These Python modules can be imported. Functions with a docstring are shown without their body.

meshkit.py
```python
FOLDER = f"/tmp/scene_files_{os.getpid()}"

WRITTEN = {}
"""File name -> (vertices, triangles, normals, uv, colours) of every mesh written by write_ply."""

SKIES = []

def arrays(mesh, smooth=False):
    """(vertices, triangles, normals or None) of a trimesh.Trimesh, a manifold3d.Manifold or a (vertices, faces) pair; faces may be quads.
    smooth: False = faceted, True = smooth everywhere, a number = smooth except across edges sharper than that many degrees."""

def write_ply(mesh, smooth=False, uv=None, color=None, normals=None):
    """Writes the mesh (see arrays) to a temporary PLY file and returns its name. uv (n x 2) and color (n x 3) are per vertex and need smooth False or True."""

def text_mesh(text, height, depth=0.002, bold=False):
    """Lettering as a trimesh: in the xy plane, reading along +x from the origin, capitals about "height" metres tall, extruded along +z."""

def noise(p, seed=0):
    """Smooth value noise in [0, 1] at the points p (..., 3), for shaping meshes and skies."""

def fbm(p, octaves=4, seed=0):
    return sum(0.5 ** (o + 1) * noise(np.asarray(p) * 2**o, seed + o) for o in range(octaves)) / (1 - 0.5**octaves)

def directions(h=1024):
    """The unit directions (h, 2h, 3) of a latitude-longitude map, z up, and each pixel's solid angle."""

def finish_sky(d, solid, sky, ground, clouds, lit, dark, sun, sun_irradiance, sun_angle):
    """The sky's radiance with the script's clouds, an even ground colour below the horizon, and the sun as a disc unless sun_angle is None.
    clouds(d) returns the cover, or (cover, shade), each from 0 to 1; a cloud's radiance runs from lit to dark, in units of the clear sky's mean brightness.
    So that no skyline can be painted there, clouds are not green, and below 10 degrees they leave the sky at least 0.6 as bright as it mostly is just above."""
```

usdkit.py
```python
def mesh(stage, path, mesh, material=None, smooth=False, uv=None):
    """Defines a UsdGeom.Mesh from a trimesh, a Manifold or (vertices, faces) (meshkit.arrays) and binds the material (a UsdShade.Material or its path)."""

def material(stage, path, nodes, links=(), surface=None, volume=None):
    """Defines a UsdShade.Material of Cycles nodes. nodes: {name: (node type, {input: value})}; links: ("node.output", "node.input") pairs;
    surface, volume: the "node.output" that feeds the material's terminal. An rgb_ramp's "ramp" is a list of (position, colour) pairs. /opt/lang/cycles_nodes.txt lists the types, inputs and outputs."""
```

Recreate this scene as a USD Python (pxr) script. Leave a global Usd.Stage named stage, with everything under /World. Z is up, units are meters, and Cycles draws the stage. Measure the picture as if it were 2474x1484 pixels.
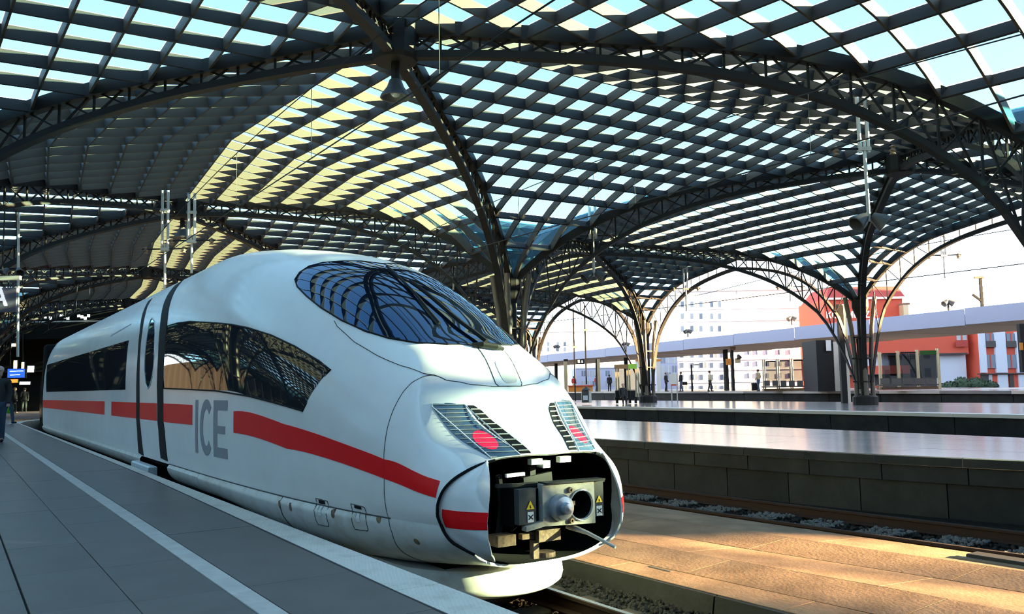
import math, random
import numpy as np, trimesh, manifold3d as m3
from scipy.interpolate import PchipInterpolator
import shapely
from shapely.geometry import Polygon, box as sbox
import usdkit, meshkit
from pxr import Usd, UsdGeom, UsdLux, UsdShade, Gf, Sdf

random.seed(7); rng = np.random.default_rng(7)
stage = Usd.Stage.CreateInMemory()
UsdGeom.SetStageUpAxis(stage, 'Z'); UsdGeom.SetStageMetersPerUnit(stage, 1.0)
UsdGeom.Xform.Define(stage, '/World'); UsdGeom.Scope.Define(stage, '/World/Looks')

# ---------------------------------------------------------------- camera, sky, sun, exposure
F_PX, PITCH, ROLL, EYE = 2040.6, 0.09327, 0.01743, 1.2895
EXPOSURE = 1.27
SKY_STRENGTH, SUN_STRENGTH = 0.15, 14.0
SUN_AZ, SUN_EL = math.radians(95), math.radians(10)
SUN_COLOR = (1.0, 0.66, 0.30)
cam = UsdGeom.Camera.Define(stage, '/World/camera')
cam.CreateHorizontalApertureAttr(36.0); cam.CreateFocalLengthAttr(36.0 * F_PX / 2474)
cam.CreateClippingRangeAttr((0.05, 5000.0)); cam.CreateExposureAttr(EXPOSURE)
FW = np.array([0, math.cos(PITCH), math.sin(PITCH)]); _u = np.array([0, -math.sin(PITCH), math.cos(PITCH)]); _r = np.array([1.0, 0, 0])
RT = math.cos(ROLL) * _r - math.sin(ROLL) * _u; UP = math.sin(ROLL) * _r + math.cos(ROLL) * _u
EYEP = np.array([0, 0, EYE])
cam.AddTransformOp().Set(Gf.Matrix4d(*RT, 0, *UP, 0, *(-FW), 0, *EYEP, 1))

sky_dome = UsdLux.DomeLight.Define(stage, '/World/sky')
sky_mat = usdkit.material(stage, '/World/Looks/sky', {
    's': ('sky_texture', {'sky_type': 'multiple_scattering', 'sun_disc': False, 'sun_elevation': math.radians(20), 'sun_rotation': SUN_AZ, 'aerosol_density': 1.0}),
    'v': ('hsv', {'saturation': .46}), 'b': ('background_shader', {'strength': SKY_STRENGTH})}, [('s.color', 'v.color'), ('v.color', 'b.color')], surface='b.background')
UsdShade.MaterialBindingAPI.Apply(sky_dome.GetPrim()).Bind(sky_mat)
sun = UsdLux.DistantLight.Define(stage, '/World/sun')
sun.CreateIntensityAttr(SUN_STRENGTH); sun.CreateNormalizeAttr(True); sun.CreateAngleAttr(0.6); sun.CreateColorAttr(Gf.Vec3f(*SUN_COLOR))
_d = Gf.Vec3d(math.sin(SUN_AZ) * math.cos(SUN_EL), math.cos(SUN_AZ) * math.cos(SUN_EL), math.sin(SUN_EL))
sun.AddTransformOp().Set(Gf.Matrix4d().SetLookAt(Gf.Vec3d(0, 0, 0), -_d, Gf.Vec3d(0, 0, 1)).GetInverse())

# ---------------------------------------------------------------- helpers
def px_of(P):
    d = np.asarray(P, float) - EYEP; z = d @ FW
    return np.stack([1237 + F_PX * (d @ RT) / z, 742 - F_PX * (d @ UP) / z, z], -1)
def ray(px, py):
    d = FW * F_PX + RT * (px - 1237) - UP * (py - 742)
    return d / d[1]
def at(px, py, y):                       # world point seen at that spot of the photograph, y metres ahead
    return EYEP + ray(px, py) * y

used = {}
def path_for(parent, name):
    base = (parent.GetPath().pathString if parent else '/World') + '/' + name
    k = used.get(base, -1) + 1; used[base] = k
    return base if k == 0 else f'{base}_{k:03d}'
def tag(p, label=None, cat=None, group=None, kind=None):
    for k, v in (('label', label), ('category', cat), ('group', group), ('kind', kind)):
        if v: p.SetCustomDataByKey(k, v)
    return p
def thing(name, label, cat=None, group=None, kind=None, loc=None):
    x = UsdGeom.Xform.Define(stage, path_for(None, name))
    p = x.GetPrim()
    if loc is not None: x.AddTranslateOp().Set(Gf.Vec3d(*map(float, loc)))
    origin[p.GetPath().pathString] = np.array(loc if loc is not None else (0, 0, 0), float)
    return tag(p, label, cat, group, kind)
origin = {}
def arr(m):
    if hasattr(m, 'to_mesh'):
        k = m.to_mesh(); return np.array(k.vert_properties[:, :3], float), np.array(k.tri_verts, int)
    if isinstance(m, trimesh.Trimesh): return np.array(m.vertices, float), np.array(m.faces, int)
    v, f = np.asarray(m[0], float), np.asarray(m[1], int)
    if f.ndim == 2 and f.shape[1] == 4: f = np.vstack([f[:, [0, 1, 2]], f[:, [0, 2, 3]]])
    return v, f
def join(ms):
    V, Fc, n = [], [], 0
    for m in ms:
        v, f = arr(m); V.append(v); Fc.append(f + n); n += len(v)
    return np.vstack(V), np.vstack(Fc)
def obj(parent, name, mesh, mat, smooth=False, **t):   # world-space mesh; stored relative to its thing's base
    if isinstance(mesh, list): mesh = join(mesh)
    v, f = arr(mesh)
    if f.max() >= len(v) or not np.isfinite(v).all(): print('BAD', name, f.max(), len(v))
    if parent is not None:
        v = v - origin.get(parent.GetPath().pathString, 0)
    path = path_for(parent, name)
    g = usdkit.mesh(stage, path, (v, f), mat, smooth=smooth).GetPrim()
    if parent is not None: origin[path] = origin.get(parent.GetPath().pathString, 0)
    return tag(g, **t) if t else g

BOXF = np.array([[0, 3, 2, 1], [4, 5, 6, 7], [0, 1, 5, 4], [1, 2, 6, 5], [2, 3, 7, 6], [3, 0, 4, 7]])
def hexa(p): return arr((np.asarray(p, float), BOXF))               # 8 corners: bottom 4, top 4
def bx(c, size, ax=None):                                           # box centred at c along axes
    ax = np.eye(3) if ax is None else np.asarray(ax, float)
    s = np.array([[-1, -1, -1], [1, -1, -1], [1, 1, -1], [-1, 1, -1], [-1, -1, 1], [1, -1, 1], [1, 1, 1], [-1, 1, 1]]) * .5 * np.asarray(size)
    return hexa(np.asarray(c) + s @ ax)
def norm(v): v = np.asarray(v, float); return v / np.maximum(np.linalg.norm(v, axis=-1, keepdims=True), 1e-9)
def bar(a, b, w, h=None, up=(0, 0, 1)):                             # rectangular bar from a to b
    a, b = np.asarray(a, float), np.asarray(b, float); h = w if h is None else h
    x = norm(b - a); y = np.cross(up, x)
    if np.linalg.norm(y) < 1e-3: y = np.cross((0, 1, 0), x)
    y = norm(y); z = np.cross(x, y)
    return bx((a + b) / 2, (np.linalg.norm(b - a), w, h), [x, y, z])
def tube(pts, r, n=8, caps=True):
    P = np.asarray(pts, float); r = np.broadcast_to(r, len(P)).astype(float)
    t = norm(np.gradient(P, axis=0)); ref = np.array([0, 0, 1.0]) if abs(t[0, 2]) < .9 else np.array([1.0, 0, 0])
    V, Fc = [], []; a = np.arange(n) / n * 2 * np.pi
    for i in range(len(P)):
        x = norm(np.cross(ref, t[i])); y = np.cross(t[i], x)
        V.append(P[i] + r[i] * (np.cos(a)[:, None] * x + np.sin(a)[:, None] * y))
    for i in range(len(P) - 1):
        for k in range(n):
            q = (k + 1) % n; Fc += [(i * n + k, i * n + q, i * n + n + q), (i * n + k, i * n + n + q, i * n + n + k)]
    V = np.vstack(V)
    if caps:
        c = len(V); V = np.vstack([V, P[0], P[-1]]); e = (len(P) - 1) * n
        for k in range(n):
            q = (k + 1) % n; Fc += [(c, q, k), (c + 1, e + k, e + q)]
    return V, np.array(Fc)
def lathe(c, prof, n=20, axis=(0, 0, 1)):                           # prof: (radius, height) pairs
    z = norm(axis); x = norm(np.cross(z, (0, 1, 0) if abs(z[1]) < .9 else (1, 0, 0))); y = np.cross(z, x)
    a = np.arange(n) / n * 2 * np.pi; V, Fc = [], []
    for r, h in prof: V.append(np.asarray(c) + h * z + max(r, 1e-4) * (np.cos(a)[:, None] * x + np.sin(a)[:, None] * y))
    for i in range(len(prof) - 1):
        for k in range(n):
            q = (k + 1) % n; Fc += [(i * n + k, i * n + q, i * n + n + q), (i * n + k, i * n + n + q, i * n + n + k)]
    return np.vstack(V), np.array(Fc)
def ball(c, r, n=2):
    m = trimesh.creation.icosphere(n); return np.array(m.vertices) * np.asarray(r) + np.asarray(c), np.array(m.faces)

# ---------------------------------------------------------------- materials
def mat(name, color, rough=.5, metal=0., noise=None, bump=None, emit=None, **kw):
    n = {'p': ('principled_bsdf', {'base_color': color, 'roughness': rough, 'metallic': metal, **kw})}; l = []
    if noise or bump: n['g'] = ('geometry', {})
    if noise:
        col2, scale = noise[0], noise[1]; lo, hi = (noise[2], noise[3]) if len(noise) > 3 else (.35, .65)
        n['n'] = ('noise_texture', {'scale': scale, 'detail': 5.0, 'roughness': .6}); n['r'] = ('rgb_ramp', {'ramp': [(0, color), (lo, color), (hi, col2), (1, col2)]})
        l += [('g.position', 'n.vector'), ('n.fac', 'r.fac'), ('r.color', 'p.base_color')]
    if bump:
        n['bn'] = ('noise_texture', {'scale': bump[0], 'detail': 4.0}); n['b'] = ('bump', {'strength': bump[1], 'distance': bump[2]})
        l += [('g.position', 'bn.vector'), ('bn.fac', 'b.height'), ('b.normal', 'p.normal')]
    if emit: n['p'][1].update(emission_color=emit[0], emission_strength=emit[1])
    return usdkit.material(stage, '/World/Looks/' + name, n, l, surface='p.BSDF')
def glass_mat(name, tint, base=.03, gain=.5, power=4.0):               # a thin sheet: clear, mirroring more at a glancing angle
    n = {'t': ('transparent_bsdf', {'color': tint}), 'g': ('glossy_bsdf', {'color': (1, 1, 1), 'roughness': .0}), 'w': ('layer_weight', {'blend': .5}),
         'k': ('math', {'math_type': 'power', 'value2': power}), 'a': ('math', {'math_type': 'multiply_add', 'value2': gain, 'value3': base}), 'm': ('mix_closure', {})}
    return usdkit.material(stage, '/World/Looks/' + name, n, [('w.facing', 'k.value1'), ('k.value', 'a.value1'), ('a.value', 'm.fac'), ('t.BSDF', 'm.closure1'), ('g.BSDF', 'm.closure2')], surface='m.closure')
M = {}
M['white'] = mat('train_white', (.83, .785, .75), .22, noise=((.77, .72, .69), 1.3), coat_weight=.15, coat_roughness=.08)
M['white_dirty'] = mat('train_white_dirty', (.74, .72, .68), .3, noise=((.52, .46, .38), 5.0, .45, .8))
M['red'] = mat('train_red', (.82, .004, .008), .35, specular_ior_level=.25)
M['grey_letter'] = mat('letter_grey', (.25, .25, .27), .4)
M['black'] = mat('black_rubber', (.005, .005, .006), .6, specular_ior_level=.15)
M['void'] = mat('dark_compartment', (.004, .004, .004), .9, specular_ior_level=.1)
M['under'] = mat('underframe_black', (.008, .0075, .007), .85, specular_ior_level=.1)
M['darkglass'] = mat('train_dark_glass', (.010, .011, .013), .02, ior=1.6)
M['shieldglass'] = mat('windshield_glass', (.003, .005, .010), .01, ior=2.2, specular_tint=(.20, .48, 1.0))
M['seam'] = mat('seam_dark', (.05, .05, .05), .7)
M['lamp_glass'] = mat('lamp_glass', (.045, .085, .15), .08, ior=1.6)
M['lamp_bowl'] = mat('lamp_bowl', (.14, .17, .20), .2, .6)
M['red_lamp'] = mat('red_lamp', (.5, .004, .02), .3, emit=((1.0, .01, .05), .55))
M['slat_white'] = mat('slat_white', (.45, .45, .45), .4)
M['panel_grey'] = mat('hood_panel', (.62, .66, .68), .3)
M['lens_clear'] = mat('clear_lens', (.42, .44, .43), .12, ior=1.6)
M['coupler'] = mat('coupler_cream', (.36, .34, .30), .55, noise=((.20, .165, .12), 14., .5, .75))
M['steel_blue'] = mat('coupler_steel', (.36, .39, .44), .35, .7)
M['box_grey'] = mat('coupler_box_grey', (.06, .06, .06), .6, specular_ior_level=.2)
M['yellow'] = mat('warning_yellow', (.85, .55, .01), .5)
M['label_white'] = mat('label_white', (.75, .75, .73), .5)
M['rusty'] = mat('rusty_metal', (.30, .20, .12), .7, noise=((.12, .07, .04), 20.))
M['fin'] = mat('roof_fin', (.073, .054, .039), .6, specular_ior_level=.2)
M['fin_blue'] = mat('roof_rafter', (.032, .029, .029), .6, specular_ior_level=.2)
M['truss'] = mat('truss_dark', (.014, .012, .011), .6, specular_ior_level=.25)
M['column'] = mat('column_steel', (.115, .092, .072), .42)
M['pane'] = glass_mat('roof_glass', (.63, .875, .965), .015, .2, 5.0)
M['clearglass'] = glass_mat('shelter_glass', (.40, .43, .46))
M['asphalt'] = mat('platform_asphalt', (.110, .097, .087), .42, noise=((.090, .079, .071), 2.2), bump=(60., .08, .01))
M['paver'] = [mat('paver_%s' % 'abc'[k], c, .40, noise=(tuple(x * .82 for x in c), 3.0), bump=(70., .1, .008)) for k, c in enumerate([(.112, .099, .089), (.103, .091, .082), (.118, .104, .094)])]
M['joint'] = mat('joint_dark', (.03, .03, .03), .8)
M['line_white'] = mat('line_white', (.55, .50, .46), .5, noise=((.45, .41, .375), 6.))
M['tactile'] = mat('tactile_white', (.66, .60, .53), .5, noise=((.44, .39, .33), 4., .5, .8))
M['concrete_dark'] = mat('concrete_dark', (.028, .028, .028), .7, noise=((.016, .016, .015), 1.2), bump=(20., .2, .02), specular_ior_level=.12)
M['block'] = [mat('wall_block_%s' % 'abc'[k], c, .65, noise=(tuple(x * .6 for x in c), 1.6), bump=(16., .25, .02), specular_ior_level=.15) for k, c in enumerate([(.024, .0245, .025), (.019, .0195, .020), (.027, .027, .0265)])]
M['glossy_slab'] = [mat('platform_slab_%s' % 'ab'[k], c, .16, noise=(tuple(x * .8 for x in c), 1.1), bump=(9., .03, .02), ior=2.0) for k, c in enumerate([(.17, .17, .175), (.19, .19, .19)])]
M['edge_pale'] = mat('edge_pale', (.48, .44, .40), .4)
M['board'] = [mat('track_slab_%s' % 'abc'[k], c, .7, noise=((c[0] * .6, c[1] * .58, c[2] * .55), 1.8), bump=(25., .25, .02), specular_ior_level=.2) for k, c in enumerate([(.195, .128, .080), (.178, .117, .073), (.207, .137, .086)])]
M['rail_shiny'] = mat('rail_shiny', (.45, .44, .43), .25, .9)
M['rail_rust'] = mat('rail_rust', (.026, .014, .010), .75, specular_ior_level=.15)
M['sleeper'] = mat('sleeper', (.045, .038, .032), .85, specular_ior_level=.1)
M['ballast'] = mat('ballast', (.018, .016, .014), .95, noise=((.010, .009, .008), 14.), bump=(30., .8, .04), specular_ior_level=.1)
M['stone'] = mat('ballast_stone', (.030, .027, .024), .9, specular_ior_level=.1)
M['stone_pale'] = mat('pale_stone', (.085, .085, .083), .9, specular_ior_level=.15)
M['steel_dark'] = mat('dark_steel', (.016, .016, .017), .6, specular_ior_level=.2)
M['tube_pale'] = mat('pale_tube', (.50, .47, .42), .35, .3)
M['speaker'] = mat('speaker_grey', (.055, .055, .057), .5)
M['sign'] = mat('sign_purple', (.085, .080, .115), .5)
M['sign_white'] = mat('sign_white', (.85, .85, .85), .5, emit=((1, 1, 1), .25))  # emission put into the white keeps the letters bright
M['canopy_face'] = mat('canopy_fascia', (.28, .31, .43), .5)
M['canopy_soffit'] = mat('canopy_soffit', (.62, .46, .33), .6)
M['post_gold'] = mat('post_gold', (.55, .47, .30), .3, .5)
M['green'] = mat('green_board', (.02, .12, .012), .5)
M['bench'] = mat('bench_grey', (.10, .095, .09), .5)
M['wall_white'] = mat('building_white', (.90, .90, .90), .8)
M['wall_blue'] = mat('building_blue', (.45, .50, .66), .7)
M['wall_pale'] = mat('building_pale_blue', (.60, .68, .80), .6)
M['wall_red'] = mat('building_red', (.62, .10, .055), .7)
M['wall_red2'] = mat('building_dark_red', (.42, .055, .045), .7)
M['win'] = mat('building_window', (.18, .24, .32), .15)
M['win_pale'] = mat('building_window_pale', (.42, .48, .52), .2)
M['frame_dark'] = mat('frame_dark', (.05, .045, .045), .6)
M['leaf'] = mat('bush_leaf', (.035, .075, .035), .8, noise=((.016, .036, .018), 3.))
M['skin'] = mat('skin', (.52, .33, .25), .6)
M['cloth_black'] = mat('cloth_black', (.014, .014, .016), .9)
M['cloth_dark'] = mat('cloth_dark', (.035, .035, .035), .9)
M['jeans'] = mat('jeans', (.06, .10, .17), .9)
M['cloth_red'] = mat('cloth_red', (.55, .03, .03), .9)
M['cloth_cream'] = mat('cloth_cream', (.62, .52, .34), .9)
M['hair'] = mat('hair', (.05, .03, .02), .8)
M['cap'] = mat('cap_pink', (.60, .38, .35), .8)
M['bag_green'] = mat('bag_green', (.10, .48, .02), .6)
M['orange'] = mat('orange', (.72, .25, .03), .6)
M['screen_blue'] = mat('screen_blue', (.02, .06, .5), .4, emit=((.02, .10, .85), .7))
M['lamp_warm'] = mat('lamp_warm', (.9, .7, .3), .4, emit=((1.0, .72, .30), 2.2))
M['lamp_white'] = mat('lamp_white', (.9, .9, .9), .4, emit=((.85, 1, 1), 1.6))
M['lamp_orange'] = mat('lamp_orange', (.9, .3, .05), .4, emit=((1.0, .22, .03), .9))
M['dark_hall'] = mat('dark_hall', (.012, .011, .010), .85, specular_ior_level=.08)

# ---------------------------------------------------------------- the hall's own axes: s along the tracks, n across, z up (platform = 0, rail head = -0.76)
TH = math.radians(33.7)
T = np.array([-math.sin(TH), math.cos(TH), 0]); N = np.array([math.cos(TH), math.sin(TH), 0]); Z = np.array([0, 0, 1.0])
def P(s, n, z=0.0):
    s, n, z = np.broadcast_arrays(np.asarray(s, float), np.asarray(n, float), np.asarray(z, float))
    return s[..., None] * T + n[..., None] * N + z[..., None] * Z
def slab(s0, s1, n0, n1, z0, z1, bev=0.0):
    if bev <= 0:
        return hexa([P(s0, n0, z0), P(s1, n0, z0), P(s1, n1, z0), P(s0, n1, z0), P(s0, n0, z1), P(s1, n0, z1), P(s1, n1, z1), P(s0, n1, z1)][::1])
    b = bev
    lo = [P(s0, n0, z0), P(s1, n0, z0), P(s1, n1, z0), P(s0, n1, z0)]; mi = [P(s0, n0, z1 - b), P(s1, n0, z1 - b), P(s1, n1, z1 - b), P(s0, n1, z1 - b)]
    hi = [P(s0 + b, n0 + b, z1), P(s1 - b, n0 + b, z1), P(s1 - b, n1 - b, z1), P(s0 + b, n1 - b, z1)]
    V = np.array(lo + mi + hi); Fq = [[0, 1, 2, 3]] + [[4 * k + i, 4 * k + 4 + i, 4 * k + 4 + (i + 1) % 4, 4 * k + (i + 1) % 4] for k in (0, 1) for i in range(4)] + [[11, 10, 9, 8]]
    return arr((V, np.array(Fq)))
def fix(m):                                    # outward normals
    t = trimesh.Trimesh(*arr(m), process=False); trimesh.repair.fix_normals(t); return arr(t)

# ---------------------------------------------------------------- ground
obj(None, 'floor', slab(-160, 420, -160, 420, -1.3, -1.0), M['ballast'], kind='structure', label='dark ballast ground under all the tracks')

# unseen main hall front and left wall, out of view, darkening the platforms
mh = thing('wall_back', 'unseen dark main hall front out of view behind the photographer, darkens light from behind', kind='structure')
obj(mh, 'hall_front', [slab(-36, -32, -75, 24.8, -1.0, 27)], M['dark_hall'])
for n in np.arange(-70, 20, 7.0): obj(mh, 'pier', slab(-32, -31.4, n, n + 1.2, -1.0, 26), M['truss'])
ab = thing('office_block', 'long unseen block out of view to the right, placed to shade the low sun', 'building')  # unseen blocks, out of view, sized and spaced to shape the sun beam
_h = np.array([math.sin(SUN_AZ), math.cos(SUN_AZ), 0]); _e = np.array([_h[1], -_h[0], 0]) * -1
def block(b_, e0, e1, H):
    c = _h * 92 + _e * (e0 + e1) / 2
    obj(b_, 'wall', bx(c + Z * (H - 1) / 2, (14, e1 - e0, H + 1), [_h, _e, Z]), M['wall_white']); obj(b_, 'cornice', bx(c + Z * (H - .1), (14.4, e1 - e0, .4), [_h, _e, Z]), M['wall_pale'])
    for e_ in np.arange(e0 + 2, e1 - 1.5, 5.0):
        for z in np.arange(2.5, H - 2, 3.6): obj(b_, 'window', bx(_h * 84.98 + _e * e_ + Z * z, (.1, 2.0, 1.7), [_h, _e, Z]), M['win'])
block(ab, 11.6, 75, 16.2)
ab2 = thing('office_block', 'second unseen block out of view to the right, leaves a narrow gap for the sun beam', 'building'); block(ab2, -60, 7.4, 16.2)  # gap between the two unseen blocks lets one sun beam through
ab3 = thing('office_tower', 'taller unseen block outside the frame to the right, placed to shade the town buildings', 'building'); block(ab3, 75.4, 141, 25)  # unseen tower, out of view, keeps the sun off the town buildings

wl = thing('wall_left', 'unseen dark wall out of view along the left, darkens light and reflections from that side', kind='structure')  # unseen wall, out of view, darkens light and window reflections from the left
obj(wl, 'wing_front', [slab(-32, 280, -40, -34, -1.0, 11)], M['dark_hall'])
for s in np.arange(-28, 278, 6.0): obj(wl, 'pier', slab(s, s + .8, -34, -33.6, -1.0, 10.5), M['truss'])

# ---------------------------------------------------------------- near platform (left)
pl = thing('platform', 'dark grey paved platform in the left foreground beside the train', kind='structure')
obj(pl, 'slab_base', [slab(-12, 46, -30, 2.72, -1.0, -.03), slab(46, 95, -30, 2.2, -1.0, -.004)], M['joint'])
obj(pl, 'asphalt', slab(-12, 95, -30, -.52, -.03, 0), M['asphalt'])
def edge_in(s): return np.interp(s, [0, 5, 8.5, 14, 44], [2.40, 2.425, 2.50, 2.60, 2.66])
rows = [(-.5, .446), (.456, 1.0), (1.002, 1.545), (1.70, 2.40)]
k = 0; far = []
for n0, n1 in rows:
    off = rng.uniform(0, 1)
    for s in np.arange(1.0 - off, 60, 1.25):
        zt = rng.uniform(-.0008, .0008); g = slab(s, s + 1.247, n0, n1 - .004, -.03, zt, .003)
        if n0 > 1.6: g = hexa([P(a_, b_, c_) for c_ in (-.03, zt) for a_, b_ in ((s, n0), (s + 1.247, n0), (s + 1.247, edge_in(s + 1.247) - .012), (s, edge_in(s) - .012))])
        if s < 34: obj(pl, 'paver', fix(g), M['paver'][rng.integers(3)])
        else: far.append(fix(g))
obj(pl, 'paver', far, M['paver'][0], kind='stuff')
far = []
for s in np.arange(0.2, 60, .9):
    g = fix(slab(s, s + .896, 1.55, 1.69, -.03, .003, .003))
    if s < 34: obj(pl, 'white_line_tile', g, M['line_white'])
    else: far.append(g)
obj(pl, 'white_line_tile', far, M['line_white'], kind='stuff')
far = []
for s in np.arange(.15, 44, 1.22):
    a, b = edge_in(s), edge_in(s + 1.21)
    g = fix(hexa([P(s, a, -.05), P(s + 1.213, b, -.05), P(s + 1.213, 2.74, -.05), P(s, 2.74, -.05), P(s, a, .004), P(s + 1.213, b, .004), P(s + 1.213, 2.74, .004), P(s, 2.74, .004)]))
    if s < 30: obj(pl, 'edge_plate', g, M['tactile'])
    else: far.append(g)
obj(pl, 'edge_plate', far, M['tactile'], kind='stuff')
studs = []
for i, s in enumerate(np.arange(3.2, 13, .034)):
    for j, n in enumerate(np.arange(2.45 + (i % 2) * .014, 2.725, .028)):
        if n > edge_in(s) + .012:
            c = P(s, n, .004); r = .0085
            studs.append((np.array([c + r * T, c + r * N, c - r * T, c - r * N, c + .004 * Z]), np.array([[0, 4, 1], [1, 4, 2], [2, 4, 3], [3, 4, 0]])))
obj(pl, 'stud', studs, M['tactile'], kind='stuff')
obj(pl, 'edge_shadow_gap', [hexa([P(s, edge_in(s) - .02, -.05), P(s + 2, edge_in(s + 2) - .02, -.05), P(s + 2, edge_in(s + 2), -.05), P(s, edge_in(s), -.05), P(s, edge_in(s) - .02, .001), P(s + 2, edge_in(s + 2) - .02, .001), P(s + 2, edge_in(s + 2), .001), P(s, edge_in(s), .001)]) for s in np.arange(0, 44, 2.0)], M['joint'])  # dark joint along the inner side of the edge plates
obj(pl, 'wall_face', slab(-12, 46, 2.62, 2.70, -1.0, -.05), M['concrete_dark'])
# beyond the straight the edge swings away to the right
bend = [(44, 2.74), (47, 3.2), (50, 4.4)]
for (s0, n0), (s1, n1) in zip(bend, bend[1:]):
    obj(pl, 'edge_plate', fix(hexa([P(s0, n0 - .5, -.9), P(s1, n1 - .5, -.9), P(s1, n1, -.9), P(s0, n0, -.9), P(s0, n0 - .5, .004), P(s1, n1 - .5, .004), P(s1, n1, .004), P(s0, n0, .004)])), M['tactile'])

# ---------------------------------------------------------------- tracks
def rail(n0, s0, s1, label, shiny, bendf=None, zr=-.76):
    r = thing('rail', label, 'rail', 'rails of the tracks')
    prof = [(-.075, -.172), (.075, -.172), (.075, -.160), (.012, -.135), (.012, -.045), (.036, -.036), (.036, -.006), (.026, 0), (-.026, 0), (-.036, -.006), (-.036, -.036), (-.012, -.045), (-.012, -.135), (-.075, -.160)]
    ss = np.linspace(s0, s1, 30); V, Fc, m = [], [], len(prof)
    for s in ss:
        nn = n0 + (bendf(s) if bendf else 0)
        V.append(np.array([P(s, nn + a, zr + b) for a, b in prof]))
    for i in range(len(ss) - 1):
        for q in range(m):
            w = (q + 1) % m; Fc += [(i * m + q, i * m + w, i * m + m + w), (i * m + q, i * m + m + w, i * m + m + q)]
    obj(r, 'rail_web', fix((np.vstack(V), np.array(Fc))), M['rail_rust'])
    top = [P(s, n0 + (bendf(s) if bendf else 0) + a, zr + .001) for a in (-.027, .027) for s in ss]
    q = len(ss); obj(r, 'running_surface', (np.array(top), np.array([[i, i + 1, q + i + 1, q + i] for i in range(q - 1)])[:, ::-1]), M['rail_shiny'] if shiny else M['rail_rust'])
b2 = lambda s: np.interp(s, [0, 5, 8.3, 11.7, 60], [.75, .30, .10, 0, 0])
rail(3.68, -8, 60, 'left rail under the train beside the near platform', True)
rail(5.155, -8, 60, 'bright worn rail emerging from under the right side of the train nose', True)
rail(10.15, -8, 70, 'rusty rail along the paved strip, nearest the sunlit slabs', False, b2)
rail(11.72, -8, 70, 'dark rail close to the foot of the block wall', False, b2)
for n0, lab in ((22.3, 'left rail of the hidden track behind the second platform'), (23.8, 'right rail of the hidden track behind the second platform'), (26.6, 'left rail of the track in front of the third platform'), (28.1, 'right rail of the track in front of the third platform')):
    rail(n0, -8, 110, lab, True)
bed = thing('track_bed', 'row of dark sleepers under the train track', kind='structure')
far = []
for s in np.arange(-6, 40, .65):
    g_ = fix(slab(s, s + .26, 3.1, 5.75, -.999, -.935, .02))
    if s < 7.5: obj(bed, 'sleeper', g_, M['sleeper'])
    else: far.append(g_)
obj(bed, 'sleeper', far, M['sleeper'], kind='stuff')
def scatter(name, label, boxes, count, size, material):
    icos = trimesh.creation.icosahedron(); V, Fc, c = [], [], 0
    for _ in range(count):
        s0, s1, n0, n1, z = boxes[rng.integers(len(boxes))]
        q = np.array(icos.vertices) * size * rng.uniform(.5, 1.2) * rng.uniform(.6, 1.2, 3) + rng.normal(0, size * .12, (12, 3))
        a = rng.uniform(0, 6.28); q[:, :2] = q[:, :2] @ np.array([[math.cos(a), -math.sin(a)], [math.sin(a), math.cos(a)]])
        s, n = rng.uniform(s0, s1), rng.uniform(n0, n1)
        V.append(q + P(s, n + (b2(s) if n > 8 else 0), z)); Fc.append(icos.faces + c); c += 12
    obj(bed if name == 'ballast_stones' else bd, name, (np.vstack(V), np.vstack(Fc)), material, kind='stuff')
bd = thing('track_paving', 'sandy concrete slabs paving the strip between the two tracks', kind='structure')
edges = [(6.30, 6.40), (6.68, 6.90), (7.32, 7.72), (8.18, 8.68), (9.02, 9.42), (9.98, 9.98)]   # n at s=9 and at s=5
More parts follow.
